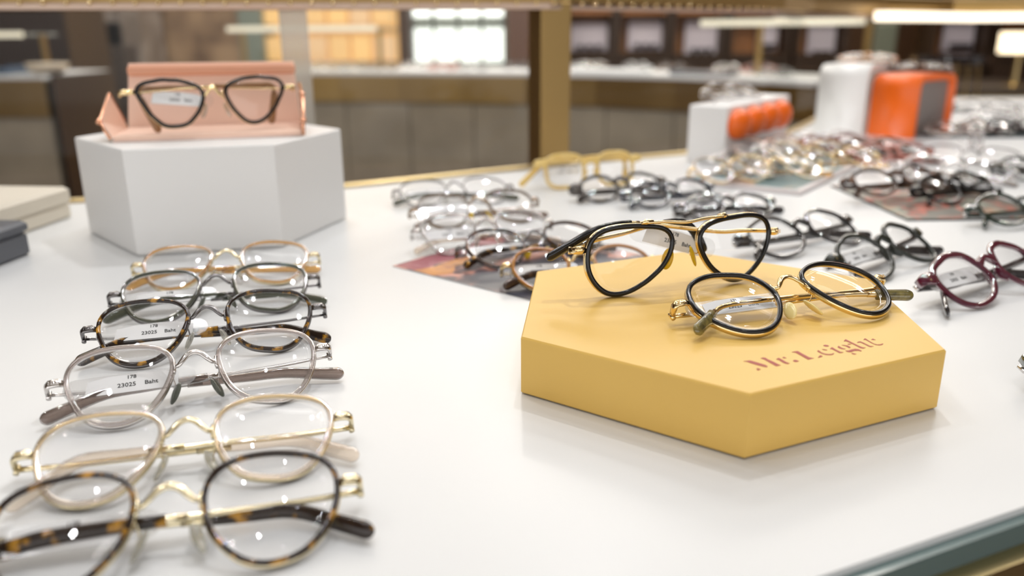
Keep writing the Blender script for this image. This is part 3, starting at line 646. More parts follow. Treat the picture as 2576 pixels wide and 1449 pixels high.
for key, st, lab, tips in ROWS:
    tp = None if key != 'A6' else (-.034, .004, -.0085, 0, 0)
    eyeglasses(lab, POSE[key], st, GR, [(a*mm, b*mm) for a, b in tips], tagpos=tp, cut_=.5 if key in ('A5', 'A6') else .42)
# ---------------------------------------------------------------- the two pairs on the yellow block
eyeglasses('round black rimmed gold eyeglasses lying folded on the yellow block', POSE['R'], style('windsor', 'R', BLACK, GOLD, mat('dark_olive_tip', (.05, .045, .02), .2, coat=.5, noise=(200, (.25, .2, .06))), PADC, tag_=1, tw=1.25), 'eyeglasses on the yellow block', [(.0750, -.0081), (-.0689, -.0160)], base=.031, cut_=.84, pado=.0062, pady=-.0075)
eyeglasses('black rimmed gold aviator eyeglasses with a double bar, standing upright on the yellow block', POSE['V'], style('windsor', 'V', BLACK, GOLD, BLACK, PADY, bar=True, tag_=1, tw=1.35), 'eyeglasses on the yellow block', base=.031, tpath=[[(-.050, .0115, -.0140), (-.032, .0135, -.0160), (-.012, .0165, -.018), (.008, .0170, -.0190), (.018, .010, -.0192), (.0245, -.0027, -.0195)], [(.048, .0092, -.0125), (.0315, .0098, -.0130), (.006, .0142, -.0135), (-.022, .0190, -.0140), (-.047, .0176, -.0145), (-.0655, .0100, -.015), (-.080, .0032, -.0155)]], cut_=.62, pado=.0055, pady=-.002, tagpos=(.004, .0065, -.0205, -.30, 0))
# ---------------------------------------------------------------- cat-eye pair in the pink case
x, y, z, a, b, c, k = POSE['C']; q = 1.08
eyeglasses('black cat-eye eyeglasses with gold bridge standing in the open pink case', (x*q, y*q, CH+(z-CH)*q, a, b, c, q), style('windsor', 'C', BLACK, GOLD, mat('brown_tip', (.3, .14, .05), .3), PADM, tag_=1, tw=1.5), 'eyeglasses on the white block', [(.05, -.02), (-.045, -.022)], base=.0942, upright=True, tagpos=(-.028, .005, -.012, -.1, 0), hy=.009)
# ---------------------------------------------------------------- metal cluster behind the booklet
GM = 'thin metal eyeglasses in the middle cluster'
eyeglasses('thin gunmetal eyeglasses closest to the far brass edge of the table', POSE['M1'], style('wire', 'A4', None, GUN, CLOLIVE, PADM, tag_=1), GM)
eyeglasses('thin bronze and gold eyeglasses second from the far brass edge', POSE['M2'], style('windsor', 'A4', mat('thin_brown_rim', (.12, .07, .04), .25), BRONZE, CLTAUPE, PADY, tag_=1, tw=.6), GM)
eyeglasses('crystal clear eyeglasses with dark hinges just behind the printed booklet', POSE['M3'], style('windsor', 'A4', CLWHITE, SILV, CLCHAMP, PADM, tag_=1), GM)
eyeglasses('dark brown rimmed eyeglasses with price tag lying on the burgundy booklet', POSE['M4'], style('windsor', 'R', TORTG, GUN, TORT, PADY, tag_=1, tw=.9), GM)
eyeglasses('amber and gold eyeglasses half hidden behind the yellow block', POSE['M5'], style('windsor', 'R', mat('honey_acetate', (.42, .18, .035), .15, coat=.5), GOLD, TORTG, PADM, tag_=1), GM)
# ---------------------------------------------------------------- dark acetate row
GA = 'dark acetate eyeglasses in the right row'
DK = lambda m, tip=None, tw=1.0, riv=GOLD, tg=None: style('acetate', 'W', m, None, tip or m, None, tw, False, tg, riv)
eyeglasses('black and brown acetate eyeglasses, left end of the dark row near the yellow pair', POSE['P1'], DK(mat('black_brown_acetate', (.03, .02, .016), .2, coat=.5), None, .8), GA)
eyeglasses('navy blue acetate eyeglasses, second from the left in the dark row', POSE['P2'], DK(NAVY, None, .9), GA)
eyeglasses('smoke grey acetate eyeglasses behind the aviator bridge', POSE['P3'], DK(SMOKE, None, .9), GA)
eyeglasses('smoke black acetate eyeglasses seen through the right aviator lens', POSE['D'], DK(SMOKE, None, .8), GA)
eyeglasses('dark green black acetate eyeglasses behind the right corner of the yellow block', POSE['G'], DK(mat('green_black_acetate', (.018, .022, .016), .15, coat=.5), SMOKE, .85, GOLD, 1), GA)
eyeglasses('wine red acetate eyeglasses at the right edge, nearest of the dark row', POSE['W'], DK(WINE, SMOKE, 1.12, GOLD, 1), GA, [(.066, -.018), (-.078, -.021)])
# more pairs farther off, set down by hand
def lay(u, v, yaw, st, lab, grp, k=1.0, tilt=.5, z=0., shp=None, upright=False, hgt=None):
    p = on(u, v, z+.015); zz = z+(.016 if hgt is None else hgt)
    return eyeglasses(lab, (p.x, p.y, zz, yaw, tilt, 0, k), st, grp, base=z, detail=0, upright=upright)
G2 = 'eyeglasses on and round the dark booklet at right'
lay(2412, 468, .55, DK(BLACK, None, .9, SILV), 'black acetate eyeglasses lying on the dark booklet at right', G2)
lay(2262, 452, .35, DK(TORTG, None, 1.0, SILV), 'brown tortoiseshell acetate eyeglasses at the left of the dark booklet', G2, z=.006)
lay(2590, 520, .35, DK(DGREEN, None, .9, SILV), 'dark green acetate eyeglasses cut by the right edge of the picture', G2)
lay(2400, 425, -.6, style('windsor', 'R', CLWHITE, SILV, CLTAUPE, PADM), 'crystal clear eyeglasses behind the black pair on the dark booklet', G2)
lay(2440, 392, -.5, style('wire', 'A4', None, GUN, SMOKE, PADM), 'thin grey wire eyeglasses lying on bare white table at far right', G2)
lay(2620, 420, .3, DK(MATS['green_black_acetate'], None, .8, SILV), 'dark eyeglasses barely entering at the right edge above the green pair', G2)
lay(2850, 874, .4, DK(DGREEN, None, .9, SILV), 'dark green eyeglasses barely entering at the right edge below the wine pair', G2)
G3 = 'gold eyeglasses on the teal booklet'
gw = lambda: style('wire', 'R', None, GOLD, CLAMB, PADM)
lay(1858, 420, .5, style('windsor', 'R', CLGREY, GOLD, CLTAUPE, PADM), 'gold rimmed eyeglasses at the left of the teal booklet', G3, z=.006)
lay(1955, 418, .2, gw(), 'gold wire eyeglasses nearest us on the teal booklet', G3, z=.006)
lay(2115, 398, .3, gw(), 'gold wire eyeglasses at the right of the teal booklet', G3, z=.006)
lay(2050, 380, .35, gw(), 'gold wire eyeglasses in the middle of the teal booklet', G3, z=.006)
lay(1940, 368, .35, style('windsor', 'A4', CLAMB, RGOLD, TORTG, PADM), 'amber eyeglasses at the back of the teal booklet', G3, z=.006)
lay(1912, 390, .5, DK(CLWHITE, TORTG, .9, SILV), 'crystal clear eyeglasses with brown temples in front of the low white carton', G3, z=.006)
G4 = 'eyeglasses on the red brown booklets'
lay(2100, 362, .3, DK(mat('brick_acetate', (.22, .05, .03), .25, coat=.3), None, .9, SILV), 'brick red eyeglasses on the far booklet below the orange arch', G4, z=.004)
lay(2212, 372, .4, DK(TORTG, None, .9, SILV), 'mottled brown eyeglasses on the far booklet below the orange arch', G4, z=.004)
lay(2250, 385, .2, DK(mat('rose_acetate', (.45, .16, .12), .25, coat=.3), None, .9, SILV), 'rose red eyeglasses beside the far booklet', G4)
lay(2080, 352, .2, style('windsor', 'R', CLGREY, SILV, NAVY, PADM), 'grey eyeglasses with navy tips just below the white carton', G4, z=.004)
G5 = 'eyeglasses at the far right end of the table'
far_ = [(2415, 322, .2, CLGREY, 'clear grey'), (2500, 312, .3, NAVY, 'navy blue'), (2545, 290, -.2, CLWHITE, 'crystal'), (2480, 268, -.4, SMOKE, 'smoke grey'), (2560, 322, .1, BLACK, 'black')]
for u, v, yw, m, cn in far_:
    lay(u, v, yw, DK(m, None, .9, SILV), cn+' eyeglasses in the blurred group at the far right end of the table', G5)
lay(2462, 352, 1.2, DK(CLWHITE, None, 1.0, SILV), 'crystal clear eyeglasses standing upright in front of the dark far booklet', G5, tilt=1.5, upright=True, hgt=.028)
YS = style('acetate', 'Q', YELLOW, None, YELLOW, None, 1.2, False, 1, None)
eyeglasses('butter yellow acetate eyeglasses standing upright near the far brass edge', (.0938, .9510, .0240, .327, 1.33, -.01, .99), YS, 'upright eyeglasses', [(.052, -.016), (-.083, -.012)], upright=True, tagpos=(-.030, .002, -.016, .05, 0), hy=.011)
# ---------------------------------------------------------------- booklets and brochures on the table
def printed(name, cols, scale, seed=0., stretch=(1, 1, 1)):
    m = bpy.data.materials.new(name); m.use_nodes = True; nt = m.node_tree; b = nt.nodes['Principled BSDF']; b.inputs['Roughness'].default_value = .3
    tc = nt.nodes.new('ShaderNodeTexCoord'); mp = nt.nodes.new('ShaderNodeMapping'); mp.inputs['Location'].default_value = (seed, seed*.7, 0); mp.inputs['Scale'].default_value = stretch
    n = nt.nodes.new('ShaderNodeTexNoise'); n.inputs['Scale'].default_value = scale; n.inputs['Detail'].default_value = 3; n.inputs['Distortion'].default_value = .6
    r = nt.nodes.new('ShaderNodeValToRGB'); r.color_ramp.interpolation = 'EASE'
    for i, (p, c) in enumerate(cols):
        e = r.color_ramp.elements[i] if i < 2 else r.color_ramp.elements.new(p)
        e.position = p; e.color = (*c, 1)
    nt.links.new(tc.outputs['Object'], mp.inputs[0]); nt.links.new(mp.outputs[0], n.inputs[0]); nt.links.new(n.outputs[0], r.inputs[0]); nt.links.new(r.outputs[0], b.inputs['Base Color']); return m
def booklet(label, corner, ang, L1, L2, th, cover, border=0., z=0., name='booklet', page=PAPER):
    r = empty(name, Matrix.Translation((corner[0], corner[1], ZT+z+.0001)) @ Matrix.Rotation(ang, 4, 'Z')); tag(r, label, 'booklet')
    mb = MB(); mb.box((L1/2, L2/2, th*.5), (L1, L2, th*.98)); mb.obj('pages', page, r)
    mb = MB(); mb.box((L1/2, L2/2, th+.00012), (L1-2*border, L2-2*border, .0002)); mb.obj('cover_picture', cover, r)
    return r
b1 = booklet('burgundy booklet with orange and navy photo, lying left of the yellow block', (-.094, .613), math.atan2(-.635, .773), .155, .150, .0005,
        printed('fashion_photo', [(.30, (.05, .05, .075)), (.50, (.04, .042, .065)), (.55, (.09, .07, .085)), (.58, (.68, .32, .24)), (.62, (.76, .50, .44)), (.66, (.33, .085, .10)), (.72, (.06, .05, .07))], 13, 3.1, (1, .6, 1)))
# flat print on its cover: burgundy corner and the orange streak beside it
for nm, P, m in (('printed_patch', [(.0015, .0015), (.030, .0015), (.022, .030), (.030, .075), (.018, .12), (.0015, .12)], mat('burgundy_print', (.36, .10, .13), .3)),
                 ('printed_patch', [(.022, .001), (.045, .001), (.052, .014), (.040, .030), (.044, .050), (.030, .062), (.026, .040), (.028, .018)], mat('orange_print', (.74, .33, .08), .3, noise=(60, (.5, .2, .08))))):
    mb = MB(); mb.prism(P, .00078, .00080 if m.name[0] == 'b' else .00082); o = mb.obj(nm, m, b1)
booklet('teal photo booklet with a broad white border under the gold eyeglasses', (.322, .893), math.atan2(.8, .6), .33, .145, .0045,
        printed('teal_photo', [(.35, (.10, .19, .21)), (.50, (.16, .27, .29)), (.57, (.55, .36, .22)), (.64, (.36, .20, .12)), (.72, (.65, .45, .35))], 9, 1.2), .0075, page=mat('rosy_page', (.72, .65, .64), .5))
booklet('dark olive photo booklet with red patches under the black eyeglasses', (.381, .763), .02, .150, .185, .0015,
        printed('street_photo', [(.32, (.05, .048, .04)), (.47, (.09, .085, .065)), (.505, (.50, .085, .04)), (.53, (.10, .09, .075)), (.58, (.30, .34, .26)), (.63, (.42, .22, .12)), (.68, (.05, .05, .045))], 16, 5.0), .002, page=mat('dark_page_edge', (.06, .06, .055), .5))
booklet('red brown brochure lying in front of the orange arch stand', (.50, 1.20), .55, .20, .15, .003, printed('brick_photo', [(.3, (.45, .12, .07)), (.45, (.20, .12, .10)), (.55, (.60, .58, .6)), (.65, (.3, .08, .05)), (.75, (.16, .1, .09))], 20, 2.0))
booklet('dark photo brochure far off at the right end of the table', (.72, 1.40), -.06, .30, .16, .004, printed('grey_photo', [(.3, (.06, .07, .075)), (.45, (.20, .20, .2)), (.55, (.55, .5, .48)), (.62, (.3, .1, .08)), (.75, (.1, .12, .13))], 20, 7.0), page=mat('slate_page_edge', (.05, .07, .075), .5))
# ---------------------------------------------------------------- low white carton with four orange capsules
CART = mat('white_carton', (.90, .88, .86), .5)
ORG = mat('orange_plastic', (.92, .155, .012), .35, 0, .45)
c1 = empty('display_carton', Matrix.Translation((.292, 1.114, ZT+.0003)) @ Matrix.Rotation(math.atan2(.808, .589), 4, 'Z')); tag(c1, 'low white carton with a row of four orange capsules on its side', 'carton')
mb = MB(); mb.box((.13, .0275, .0395), (.26, .055, .078), 0, .0015); mb.obj('carton_body', CART, c1)
for i in range(4):
    mb = MB(); mb.ball((0, 0, 0), .021, 16, 12, (1.45, .8, 1.0)); M = Matrix.Translation((.034+i*.058, -.004, .052)); mb.obj('orange_capsule', ORG, c1, True, M)
for i, (a, w) in enumerate(((.03, .05), (.085, .08), (.17, .04))):
    mb = MB(); mb.box((a+w/2, -.0002, .017), (w, .0004, .004)); mb.obj('printed_line', mat('grey_print', (.42, .41, .41), .6), c1)
# ---------------------------------------------------------------- two arch shaped stands
def arch(label, p, ang, width, depth, height, m, th=.012, inner=None):
    r = empty('arch_stand', Matrix.Translation((p[0], p[1], ZT)) @ Matrix.Rotation(ang, 4, 'Z')); tag(r, label, 'display stand', 'arch stands at the far side of the table')
    def prof(o, rad):
        d0, d1, h = o, depth-o, height-o; P = [(d0, 0.0004)]
        for i in range(7): a = math.pi-math.pi/2*i/6; P.append((d0+rad+rad*math.cos(a), h-rad+rad*math.sin(a)))
        for i in range(7): a = math.pi/2-math.pi/2*i/6; P.append((d1-rad+rad*math.cos(a), h-rad+rad*math.sin(a)))
        P.append((d1, .0004)); return P
    A, B = prof(0, .022), prof(th, .014); n = len(A); V = []
    for x in (0, width):
        V += [(x, d, z) for d, z in A]+[(x, d, z) for d, z in B]
    Fc = []
    for i in range(n-1):
        Fc += [(i, i+1, n+i+1, n+i)[::-1], (2*n+i, 2*n+i+1, 3*n+i+1, 3*n+i), (i, 2*n+i, 2*n+i+1, i+1)[::-1], (n+i, n+i+1, 3*n+i+1, 3*n+i)[::-1]]
    Fc += [(0, n, 3*n, 2*n), (n-1, 3*n-1, 4*n-1, 2*n-1)]
    o = mesh_obj('arch_shell', V, Fc, m, r, True)
    for pl in o.data.polygons: pl.use_smooth = abs(pl.normal.x) < .5
    if inner:
        mb = MB(); mb.box((width*.86, depth*.5, (height-th)*.5-.001), (.003, depth-2*th-.001, height-th-.004)); mb.obj('inner_panel', inner, r)  # added plate, gives the hollow of the arch its dark grey
    return r
AW = math.atan2(-.66, .75)
arch('tall white rounded arch stand left of the orange one', (.556, 1.505), AW, .086, .13, .119, mat('white_plastic', (.91, .90, .87), .3))
arch('bright orange rounded arch stand beside the white one', (.6265, 1.442), AW-.17, .080, .14, .104, ORG, th=.009, inner=mat('grey_panel', (.24, .21, .195), .6))
G6 = 'eyeglasses on top of the cartons and stands'
eyeglasses('crystal clear eyeglasses lying on top of the low white carton', (.325, 1.215, .078+.016, .75, .45, 0, .95), DK(CLWHITE, None, 1., SILV), G6, base=.078, detail=0)
eyeglasses('silver eyeglasses lying on top of the white arch stand', (.650, 1.535, .119+.012, -.6, .3, 0, .75), style('windsor', 'A4', CLWHITE, RGOLD, CLCHAMP, PADM), G6, base=.119, detail=0)
eyeglasses('brown eyeglasses lying on top of the orange arch stand', (.722, 1.475, .104+.012, -.6, .3, 0, .75), DK(TORTG, None, 1.1, SILV), G6, base=.104, detail=0)
# ---------------------------------------------------------------- boxes at the left edge
def carton(label, x0, x1, y0, y1, z0, z1, m, name='carton', lid=.3, rz=0):
    r = empty(name, Matrix.Translation(((x0+x1)/2, (y0+y1)/2, ZT+z0)) @ Matrix.Rotation(rz, 4, 'Z')); tag(r, label, 'box'); w, d, h_ = x1-x0, y1-y0, z1-z0
    mb = MB(); mb.box((0, 0, h_*(1-lid)/2+.0002), (w-.003, d-.003, h_*(1-lid)), 0, .002); mb.obj('box_base', m, r)
    mb = MB(); mb.box((0, 0, h_*(1-lid/2)+.0002), (w, d, h_*lid), 0, .003); mb.obj('box_lid', m, r); return r
carton('dark slate grey box at the left edge of the table', -.53, -.409, .52, .666, 0, .029, mat('slate_box', (.115, .12, .135), .35, 0, .5), lid=.35, rz=-.10)
carton('long ivory box behind the slate grey one at the left edge', -.60, -.448, .690, .812, 0, .031, mat('ivory_box', (.66, .60, .50), .5), lid=.55, rz=-.10)
carton('small white box on top of the slate grey box', -.51, -.440, .555, .655, .0292, .043, mat('white_box', (.8, .79, .77), .5), lid=.3, rz=-.10)
# ---------------------------------------------------------------- counters behind
def counter(label, path, zt, band, m_band, m_base, depth, seams, name='sales_counter'):
    c = np.mean(path, axis=0); r = empty(name, loc=(c[0], c[1], 0)); tag(r, label, 'counter')
    P = [np.array(p)-c for p in path]
    back = []
    for i, p in enumerate(P):
        a = P[max(0, i-1)]; b = P[min(len(P)-1, i+1)]; t = (b-a)/np.linalg.norm(b-a); back.append(p+np.array((-t[1], t[0]))*depth)
    def slab(nm, z0, z1, m, off=0.):
        poly = [tuple(p+(q-p)/np.linalg.norm(q-p)*off) for p, q in zip(P, back)]+[tuple(q) for q in back[::-1]]
        mb = MB(); mb.prism(poly, z0, z1); mb.obj(nm, m, r)
    slab('counter_top', zt-.018, zt, WHITE); slab('brass_band', zt-band, zt-.018, m_band, .006); slab('plinth', 0, .08, MATS['dark_plinth'], .05)
    # fabric panels below the band, one per seam
    L = [0]
    for i in range(len(P)-1): L.append(L[-1]+np.linalg.norm(P[i+1]-P[i]))
    def pt(d, o):
        for i in range(len(P)-1):
            if d <= L[i+1]+1e-6: f = (d-L[i])/(L[i+1]-L[i]); p = P[i]*(1-f)+P[i+1]*f; q = back[i]*(1-f)+back[i+1]*f; return p+(q-p)/np.linalg.norm(q-p)*o
    n = seams
    for i in range(n):
        a, b = L[-1]*i/n+.003, L[-1]*(i+1)/n-.003; mb = MB(); Q = [tuple(pt(a+(b-a)*j/3, .015)) for j in range(4)]+[tuple(pt(b-(b-a)*j/3, .05)) for j in range(4)]
        mb.prism(Q, .08, zt-band-.004); mb.obj('front_panel', m_base, r)
    slab('carcass', .08, zt-band, MATS['dark_plinth'], .052)
    return r
def offz(dz): return ZT+dz
path = [(-1.15, 4.13), (-.85, 4.10), (-.55, 4.05), (-.25, 3.98), (.065, 3.89), (.38, 3.74), (.696, 3.53), (.93, 3.28), (1.10, 3.02)]
path2 = [(x, y) for x, y in path]
c1_ = counter('long curved sales counter with white top, brass band and grey panels behind the table', path, ZT, .145, BRASS, GREYF, .5, 8)
counter('brass banded counter unit at the far left', [(-3.6, 3.90), (-2.9, 3.88), (-2.155, 3.85)], ZT, .19, BRASS, GREYF, .6, 3)
mb = MB(); mb.box((-2.118, 4.155, .449), (.012, .60, .895)); o = mb.obj('end_panel', mat('dark_red_wood', (.022, .010, .005), .35)); tag(o, 'dark red brown end panel on the right end of the far left counter', 'panel')
bw = MB(); n_ = 20; prof_ = [(.0, .002), (.05, .0), (.085, .02), (.095, .05), (.088, .05), (.078, .022), (.045, .01), (0.0, .01)]
bw.add([(r_*math.cos(2*math.pi*k/n_), r_*math.sin(2*math.pi*k/n_), z_) for r_, z_ in prof_ for k in range(n_)], [(a*n_+k, a*n_+(k+1) % n_, (a+1)*n_+(k+1) % n_, (a+1)*n_+k) for a in range(7) for k in range(n_)])
o = bw.obj('bowl', mat('beige_ceramic', (.5, .42, .32), .4), None, True); o.location = (-2.19, 3.97, ZT+.0005); tag(o, 'shallow beige bowl on the end of the far left counter', 'bowl')
# canopies over them
def canopy(label, a, b, z, posts, tw=.02):
    r = empty('glass_canopy', loc=((a[0]+b[0])/2, (a[1]+b[1])/2, ZT)); tag(r, label, 'glass canopy'); cx, cy = (a[0]+b[0])/2, (a[1]+b[1])/2
    L = math.dist(a, b); rz = math.atan2(b[1]-a[1], b[0]-a[0])
    mb = MB(); mb.box((0, 0, z), (L, .30, .012), rz); mb.obj('glass_shelf', glass_mat('canopy_glass', (.9, .93, .9), .06, .12), r)
    mb = MB(); ex = .15; mb.box((math.sin(rz)*ex, -math.cos(rz)*ex, z), (L, .012, .024), rz); mb.obj('lit_edge', mat('lit_glass_edge', (.8, .76, .62), .3, emit=((1, .9, .68), .42)), r)
    for p in posts:
        mb = MB(); mb.box((p[0]-cx, p[1]-cy, z/2), (tw, tw, z), 0); mb.obj('post', BRASS, r)
p_ = lambda u, v, y: at(u, v, y)
canopy('glass canopy with lit edge over the middle of the curved counter', (-1.38, 4.32), (-.64, 4.27), .20, [(-1.36, 4.32), (-.66, 4.27)])
canopy('glass canopy with lit edge over the right of the curved counter', (.90, 3.72), (1.42, 3.30), .21, [(1.06, 3.60), (1.40, 3.32)])
canopy('glass canopy with lit edge over the far left counter', (-3.3, 4.10), (-2.27, 4.10), .18, [(-2.26, 4.10)])
# small goods on the curved counter, a few pixels each
random.seed(11)
goods = [CLGREY, TORTG, SMOKE, CLTAUPE, CLWHITE, BLACK, NAVY, MATS['rose_acetate']]
names = ['clear grey', 'mottled brown', 'smoke grey', 'taupe', 'crystal', 'black', 'navy blue', 'rose']
def far_pair(x, y, yaw, m, lab, grp):
    eyeglasses(lab, (x, y, .016, yaw, .9, 0, 1.15), DK(m, None, 1.5, SILV), grp, detail=0)
for i in range(15):
    f = i/14*.86+.02; d = f*(len(path)-1); j = int(d); g = d-j; x = path[j][0]*(1-g)+path[j+1][0]*g; y = path[j][1]*(1-g)+path[j+1][1]*g
    side = ['first', 'second', 'third', 'fourth', 'fifth', 'sixth', 'seventh', 'eighth', 'ninth', 'tenth', 'eleventh', 'twelfth', 'thirteenth', 'fourteenth', 'fifteenth'][i]
    tx, ty = path[min(j+1, 8)][0]-path[j][0], path[min(j+1, 8)][1]-path[j][1]; l = math.hypot(tx, ty)
    oo = .34 if i in (7, 8, 9, 10, 11, 12, 13) else .14
    far_pair(x-ty/l*oo, y+tx/l*oo, math.atan2(ty, tx)+random.uniform(-.3, .3), goods[(i*3) % 8], '%s eyeglasses, %s from the left on the curved counter behind' % (names[(i*3) % 8], side), 'eyeglasses on the curved counter')
def tray(label, x, y, w, d, h_, rz, m):
    r = empty('display_tray', Matrix.Translation((x, y, ZT)) @ Matrix.Rotation(rz, 4, 'Z')); tag(r, label, 'tray')
    mb = MB(); mb.box((0, 0, h_*.3), (w, d, h_*.6), 0, .004); mb.obj('tray_base', m, r)
    for sx in (-1, 1): mb = MB(); mb.box((sx*(w/2-.004), 0, h_*.75), (.008, d, h_*.5)); mb.obj('tray_rim', m, r)
tray('long white display tray on the curved counter right of the brass post', .46, 3.80, .34, .13, .03, -.5, WHITE)
tray('dark slate display tray on the curved counter', .82, 3.56, .26, .13, .025, -.7, MATS['slate_box'])
tray('dark blue display tray on the far left counter', -2.90, 4.02, 1.1, .22, .04, 0, mat('dark_blue_tray', (.03, .06, .11), .4))
# ---------------------------------------------------------------- wall displays
WOODO = mat('orange_wood', (.42, .18, .065), .45, noise=(3, (.30, .12, .04), (.3, .7), (1, 1, .15)))
PANEL = mat('lavender_display_board', (.75, .68, .74), .6)
SHELFD = mat('dark_shelf', (.05, .028, .016), .5)
def rect(u0, v0, u1, v1, Y):
    a = at(u0, v1, Y); b = at(u1, v0, Y); return (a.x+b.x)/2, (a.z+b.z)/2, b.x-a.x, b.z-a.z
def bay(label, u0, u1, v0, v1, Y, panels, group='wooden display bays along the back wall'):
    cx, cz_, w, h_ = rect(u0, v0, u1, v1, Y); r = empty('display_bay', loc=(cx, Y, 0)); tag(r, label, 'display unit', group)
    mb = MB(); mb.box((0, .12, 1.25), (w, .03, 2.4)); mb.obj('back_board', WOODO, r)
    for s_ in (-1, 1): mb = MB(); mb.box((s_*(w/2-.02), 0, 1.25), (.04, .26, 2.4)); mb.obj('side_board', SHELFD, r)
    lo = cz_-h_/2
    mb = MB(); mb.box((0, -.03, lo-.02), (w-.08, .30, .04)); mb.obj('shelf', SHELFD, r)
    mb = MB(); mb.box((0, -.03, lo+h_*.98), (w-.08, .30, .03)); mb.obj('shelf', WOODO, r)
    mb = MB(); mb.box((0, -.02, (lo-.04)/2), (w-.08, .26, lo-.06)); mb.obj('base_cabinet', SHELFD, r)
    for (a, b, c, d) in panels:
        px, pz, pw, ph = rect(a, c, b, d, Y-.02); mb = MB(); mb.box((px-cx, .02, pz), (pw, .03, ph)); mb.obj('display_board', PANEL, r)
        gm = MB()
        for q in range(3): gm.box((px-cx+(q-1)*pw*.25, -.04, pz-ph*.36), (pw*.16, .05, ph*.16), 0)
        o = gm.obj('small_goods', SMOKE, r); o['kind'] = 'stuff'
    return r
BY = 7.6
bays = [(1420, 1545, [(1435, 1530, 58, 128)]), (1545, 1680, [(1580, 1668, 52, 126)]), (1680, 1820, [(1722, 1808, 52, 140)]), (1820, 1985, [(1905, 1962, 50, 126)]), (1985, 2130, [(2030, 2108, 60, 146)]), (2320, 2480, [(2372, 2462, 40, 128)]), (2480, 2640, [])]
ordn = ['first', 'second', 'third', 'fourth', 'fifth', 'sixth', 'last']
for (a, b, pn), on_ in zip(bays, ordn):
    bay('wooden wall bay with pale board, %s to the right of the brass post' % on_, a, b, 30, 135, BY, pn)
bay('wooden wall bay with a pale lavender board at the far left', 20, 222, 40, 150, 6.6, [(108, 200, 52, 146), (30, 84, 70, 140)])
cx, cz_, w, h_ = rect(2195, 40, 2255, 150, 7.2); mb = MB(); mb.box((cx, 7.2, 1.2), (w, .1, 2.3)); o = mb.obj('glass_cabinet', mat('sage_glass', (.22, .24, .18), .25)); tag(o, 'tall sage green glazed cabinet between the wall bays at right', 'cabinet')
# tall dark doorway, brown column, marble slab and stone wall on the left
cx, cz_, w, h_ = rect(120, 150, 232, 560, 5.2); mb = MB(); mb.box((cx, 5.2, .62), (w, .5, 1.24+.0), 0, .01); o = mb.obj('dark_cabinet', mat('dark_red_wood', (.022, .010, .005), .35)); tag(o, 'dark red brown cabinet below the pale board at left', 'cabinet')
cx, cz_, w, h_ = rect(218, 20, 352, 560, 6.9); mb = MB(); mb.box((cx, 7.2, 1.35), (w, .1, 2.7)); o = mb.obj('dark_door', mat('black_doorway', (.012, .010, .009), .5)); tag(o, 'tall black doorway opening left of the marble pillar', 'door')  # flat black sheet, the dark of the open doorway put into its colour
cx, cz_, w, h_ = rect(262, 128, 330, 560, 6.2); mb = MB(); mb.box((cx, 6.2, .50), (w, .2, 1.0), 0, .01); o = mb.obj('reception_stand', mat('taupe_stand', (.06, .045, .037), .6)); tag(o, 'narrow taupe stand in front of the black doorway', 'stand')
cx, cz_, w, h_ = rect(232, 22, 320, 66, 6.4); mb = MB(); mb.tube([(cx-w/2, 6.4, cz_), (cx, 6.4, cz_-h_*.3), (cx+w/2, 6.4, cz_)], (0, 1, 0), h_*.4, .03, 8); 
pr = empty('pendant_lamp', loc=(cx, 6.4, cz_)); tag(pr, 'pale pleated pendant shade hanging in the black doorway', 'lamp')
mb = MB(); 
for q in range(9): mb.tube([(-w/2+w*q/8, 0, h_*.6), (-w/2+w*q/8, 0, -h_*.3)], (0, 1, 0), w/20, None, 8)
mb.obj('pleated_shade', mat('pleated_shade', (.42, .35, .30), .7), pr); mb = MB(); mb.tube([(0, 0, h_*.6), (0, 0, CEIL-cz_)], (0, 1, 0), .008, None, 6); mb.obj('cord', BRASS, pr)
cx, cz_, w, h_ = rect(336, 60, 352, 200, 6.5); mb = MB(); mb.box((cx, 6.5, 1.3), (w, .1, 2.6)); o = mb.obj('brass_jamb', mat('dark_brass', (.16, .09, .02), .4, 1)); tag(o, 'dark brass jamb at the right of the black doorway', 'frame')
cx, cz_, w, h_ = rect(352, 20, 376, 200, 6.5); mb = MB(); mb.box((cx, 6.5, 1.35), (w, .4, 2.7)); o = mb.obj('marble_pillar', mat('grey_marble', (.36, .31, .27), .3, noise=(6, (.20, .16, .13), (.35, .6)))); tag(o, 'slim grey marble pillar beside the brown stone wall', 'pillar')
cx, cz_, w, h_ = rect(376, 20, 628, 200, 6.9); mb = MB(); mb.box((cx, 6.95, 1.35), (w, .3, 2.7)); o = mb.obj('wall_panel', mat('travertine', (.36, .24, .14), .5, noise=(4.5, (.15, .09, .05), (.38, .62)))); o['kind'] = 'structure'; o.name = 'wall_stone'
cx, cz_, w, h_ = rect(628, 20, 668, 200, 6.9); mb = MB(); mb.box((cx, 6.9, 1.35), (w, .3, 2.7)); o = mb.obj('teal_column', mat('teal_column', (.20, .23, .19), .35)); tag(o, 'narrow teal grey column left of the lit amber shelves', 'column')
